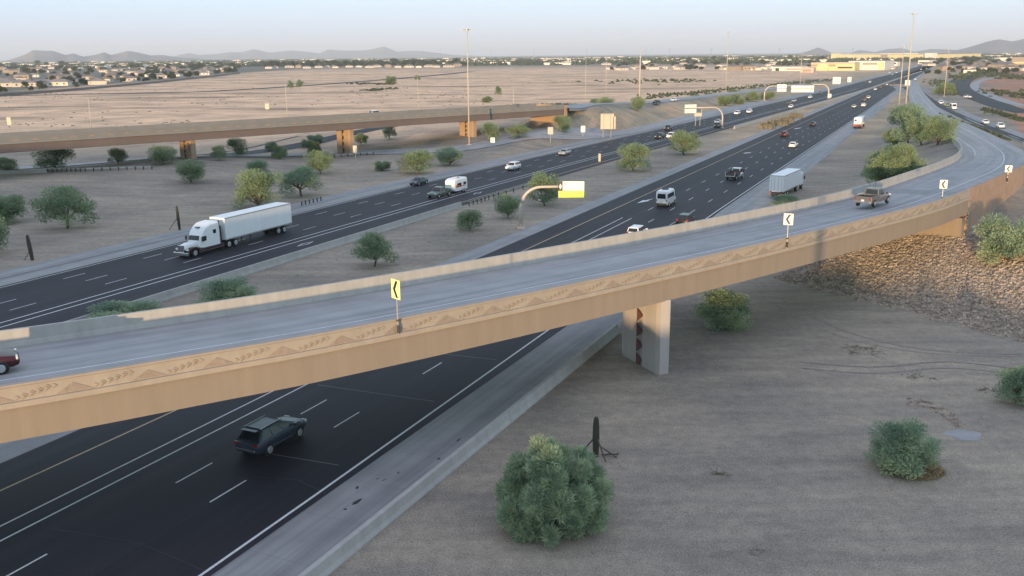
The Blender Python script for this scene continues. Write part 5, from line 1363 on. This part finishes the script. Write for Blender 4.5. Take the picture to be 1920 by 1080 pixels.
# far trees, individually, near the houses
def far_tree(u, v, hpx, label, group, wide=1.2):
    p = at(u, v); d = p.length; h = hpx * d / F; plant(p, h * wide, h, label, 'bush' if rnd.random() < .6 else 'round', 'far', rnd.randrange(1, 3), group, 'tree', False, name='shade_tree')
for _ in range(170):
    u = rnd.uniform(-10, 450); vl = interp([(0, 176), (150, 166), (250, 156), (350, 148), (450, 137)], u); v = vl - 2 - rnd.random() * (vl - 126)
    far_tree(u, v, rnd.uniform(6, 13) * (1 if v > 140 else .8), 'dark garden tree among the houses of the left hand suburb', 'garden trees of the left hand suburb')
for k in range(62): far_tree(492 + k * 6.1 + rnd.uniform(-3, 3), 127.5 - k * .05 + rnd.uniform(-1.5, 1.5) - 2, rnd.uniform(7, 13), 'tree of the dense belt behind the middle of the desert', 'trees of the middle belt', 1.3)
for k in range(75): far_tree(rnd.uniform(1120, 1545), rnd.uniform(112, 131), rnd.uniform(5, 10), 'tree around the houses on the right hand far side', 'trees on the right hand far side', 1.4)
for k in range(45): far_tree(rnd.uniform(1735, 1930), rnd.uniform(110, 140), rnd.uniform(6, 10), 'tree among the outskirts beyond the ramp at the right', 'trees beyond the ramp', 1.4)
# hazy far growth and roofs all along the horizon
mb = MB(); mr = MB()
for _ in range(3300):
    y = 2300 * (1 / (1 - .72 * rnd.random())); x = rnd.uniform(-.62, .62) * y
    w = rnd.uniform(12, 38); h = rnd.uniform(4, 11); c = Vector((x, y, 0))
    if x / y < -.1 and y < 2600: continue
    for _k in range(3): tuft(c + Vector((rnd.uniform(-w, w), rnd.uniform(-w, w), 0)), w * .5, h, mb)
    if rnd.random() < .16: mr.box((x + w, y, 3), (rnd.uniform(20, 70), 20, rnd.uniform(5, 10)), rnd.uniform(-.3, .3))
tag(mb.build('distant_trees', M['far']), 'hazy mass of trees along the horizon', 'trees', None, 'stuff')
tag(mr.build('distant_roofs', M['store_w']), 'scattered pale roofs too far to count along the horizon', 'buildings', None, 'stuff')

# ------------------------------------------------------------------ commercial buildings
def big_building(u0, u1, vb, hpx, label, mat, parts=(), depth=60, name='store_building', cat='building'):
    a, b = at(u0, vb), at(u1, vb); d = b - a; L = d.length; d.normalize(); n = Vector((-d.y, d.x, 0)); h = hpx * a.length / F
    e = empty(name, (a + b) / 2, math.atan2(d.y, d.x), label, cat)
    m = MB(); m.box((0, depth / 2, h / 2), (L, depth, h)); m.build('wall', M[mat], e)
    m = MB(); m.box((0, depth / 2, h + .2), (L - 1, depth - 1, .5)); m.build('roof', M['roof_g'], e)
    for (x0, x1, z0, z1, mt, nm, dp) in parts:
        m = MB(); m.box((lerp(-L / 2, L / 2, (x0 + x1) / 2), -dp / 2 - .02, lerp(0, h, (z0 + z1) / 2)), (L * (x1 - x0), dp, h * (z1 - z0))); m.build(nm, M[mt], e)
    return e
big_building(1520, 1602, 132.5, 13, 'long yellow store with dark sign bands near the horizon right of the wide arch sign', 'store_y', [(.0, .14, .55, .8, 'house_t', 'sign_band', .6), (.42, .56, .55, .8, 'house_t', 'sign_band', .6), (.2, .4, 0, .9, 'store_y', 'entrance', 3), (.62, .95, .3, .5, 'dark', 'window', .5), (.0, 1.0, .86, 1.06, 'store_p', 'parapet', 1.0)])
big_building(1590, 1658, 131.5, 15, 'cream store wing joined at the right of the yellow store', 'store_w', [(.05, .3, 0, .75, 'store_y', 'entrance', 4), (.4, .8, .6, .8, 'house_t', 'sign_band', .6), (.85, .97, 0, .9, 'store_y', 'entrance', 3)], 80)
big_building(1566, 1756, 113.5, 9.5, 'very long pale yellow distribution centre close to the horizon', 'store_y', [(.0, .05, 0, 1.25, 'store_y', 'tower', 20), (.48, .54, .0, .98, 'house_t', 'wall_panel', 4), (.93, 1, 0, 1.2, 'store_w', 'tower', 20)], 200)
big_building(1566, 1650, 107, 5.5, 'white roofed warehouse rising behind the distribution centre', 'store_w', [(.1, .3, .2, .8, 'house_w', 'wall_panel', 3)], 200)
big_building(1447, 1516, 133, 7, 'long white low building left of the yellow store', 'store_w', [(.1, .2, 0, .7, 'dark', 'door', .5), (.4, .9, .3, .6, 'house_t', 'window', .5)], 30)
big_building(1500, 1525, 136, 8, 'pink low building at the left foot of the yellow store', 'store_p', [(.2, .8, .2, .7, 'house_t', 'door', .5)], 20)
big_building(1648, 1675, 130, 5, 'red and white low building at the end of the lanes', 'store_w', [(0, 1, .5, .8, 'tail', 'sign_band', .5)], 15)
big_building(1670, 1682, 124, 7, 'white block with a signboard right of the store wings', 'store_w', [(.2, .8, .5, .8, 'glass', 'window', .5)], 15)
big_building(1721, 1742, 120, 6, 'bright cream block behind the end of the freeway', 'store_w', [(.1, .9, .2, .5, 'glass', 'window', .5)], 20)
big_building(1896, 1935, 122, 12, 'tan building at the right edge near the horizon', 'house_t', [(.1, .9, .2, .4, 'store_y', 'wall_panel', 1)], 40)
big_building(1806, 1830, 137, 5, 'bright white shed by the curved road at the right', 'store_w', [(.3, .6, 0, .7, 'dark', 'door', .5)], 12)
big_building(1855, 1872, 111, 6, 'white tall block in the far right outskirts', 'store_w', [(.3, .6, 0, .7, 'dark', 'door', .5)], 25)
for u in (1001, 1100, 1210, 1255, 1333, 1461, 1598, 1779, 530, 826, 921):
    p = at(u, 109); h = 18 * p.length / F
    e = empty('transmission_tower', p, 0, 'faint lattice tower on the horizon', 'tower', 'faint towers along the horizon')
    m = MB(); m.tube((-h * .06, 0, 0), (0, 0, h), .5, .3, 4); m.tube((h * .06, 0, 0), (0, 0, h), .5, .3, 4); m.build('frame', M['galv'], e)
    m = MB(); m.tube((-h * .12, 0, h * .8), (h * .12, 0, h * .8), .4, .4, 4); m.tube((-h * .08, 0, h * .92), (h * .08, 0, h * .92), .4, .4, 4); m.build('cross_arm', M['galv'], e)

# ------------------------------------------------------------------ hills
def hills(prof, dist, depth, seed):
    """prof: (u, v) skyline; real ridges with depth"""
    m = MB(); us = [prof[0][0] + (prof[-1][0] - prof[0][0]) * i / 150 for i in range(151)]; nr = 17; vs = []; fs = []
    for i, u in enumerate(us):
        v = interp(prof, u); r = ray(u, 100); az = math.atan2(r[0], r[1])
        rr = ray(u, v); el = rr[2] / math.hypot(rr[0], rr[1]); H = CH + el * dist
        for k in range(nr):
            q = k / (nr - 1) * 2 - 1; dd = dist + q * depth
            n = noise.noise(Vector((az * dist * .0011, q * 2.2, seed))) * .5 + noise.noise(Vector((az * dist * .004, q * 6, seed))) * .25
            z = max(-40, H * (1 - abs(q) ** 1.15) * (1 + n * (abs(q) + .12) * 2.0) - 25 * abs(q)); vs.append((math.sin(az) * dd, math.cos(az) * dd, z))
            if i and k: b = i * nr + k; fs.append((b - nr - 1, b - 1, b, b - nr))
    m.add(vs, fs); return tag(m.build('hills', M['hill'], smooth=True), kind='structure')
hills([(-60, 122), (0, 116), (20, 111), (45, 103), (62, 94), (100, 95), (122, 103), (138, 100), (155, 106), (178, 103), (195, 98), (208, 103), (240, 95), (262, 99), (282, 104), (305, 103), (330, 107), (380, 111), (430, 114), (480, 113)], 9500, 1300, 1)
hills([(300, 112), (340, 102), (355, 99), (372, 103), (405, 101), (430, 97), (450, 98), (475, 93), (505, 99), (550, 95), (600, 99), (615, 92), (650, 95), (690, 94), (720, 87), (745, 97), (780, 95), (810, 98), (850, 103), (900, 105)], 17000, 2000, 2)
hills([(1490, 102), (1512, 97), (1533, 89), (1548, 94), (1560, 99), (1580, 102)], 9000, 500, 3)
hills([(1590, 101), (1610, 94), (1622, 95), (1640, 98), (1665, 92), (1690, 91), (1715, 97), (1745, 92), (1790, 93), (1830, 96)], 11000, 900, 4)
hills([(1760, 102), (1790, 95), (1820, 87), (1850, 78), (1870, 74), (1895, 78), (1925, 73), (1980, 60), (2100, 56), (2250, 70), (2400, 95)], 8000, 1600, 5)

# ------------------------------------------------------------------ unseen bank added behind the viewpoint, shaped to cast the foreground shadow
def LM(l, mm_): return Vector((l * math.sin(LAZ) + mm_ * math.cos(LAZ), l * math.cos(LAZ) - mm_ * math.sin(LAZ), 0))
L0 = -70.0; T48 = math.tan(SUN_EL)
m = MB(); rings = []; rnd = random.Random(3); mmv = -900.0
while mmv <= 700:
    htop = 3.4 + (71.5 - L0) * T48
    if mmv < -96: htop = lerp(htop, 3.0 + (225 - L0) * T48, sm(-96, -112, mmv))
    htop -= .8 * sm(-4, 6, mmv)
    htop += rnd.uniform(-.15, .3)
    if rnd.random() < .12 and -60 < mmv < 60: htop += .5
    rings.append([LM(L0 - 34, mmv), LM(L0 - 6, mmv) + Z3 * htop, LM(L0, mmv) + Z3 * htop, LM(L0 + 30 if mmv > -96 else L0 + 40, mmv) ]); mmv += 1.6 if -80 < mmv < 80 else 12
m.rings(rings, True); tag(m.build('shadow_embankment', surf('shadow_embankment_soil', (.28, .23, .19), .95, .15, .3)), kind='structure')

# ------------------------------------------------------------------ air
hm = bpy.data.materials.new('haze_air'); hm.use_nodes = True; hn = hm.node_tree; hn.nodes.clear()
pv = hn.nodes.new('ShaderNodeVolumePrincipled'); pv.inputs['Color'].default_value = (.80, .90, 1.0, 1); pv.inputs['Density'].default_value = 7e-5; pv.inputs['Anisotropy'].default_value = 0.0
ho = hn.nodes.new('ShaderNodeOutputMaterial'); hn.links.new(pv.outputs[0], ho.inputs['Volume'])
m = MB(); m.box((0, 0, 150), (76000, 76000, 460)); hz = m.build('haze', hm); tag(hz, 'thin pale blue morning haze over the plain', 'haze', None, 'stuff')

print('objects', len(bpy.data.objects))
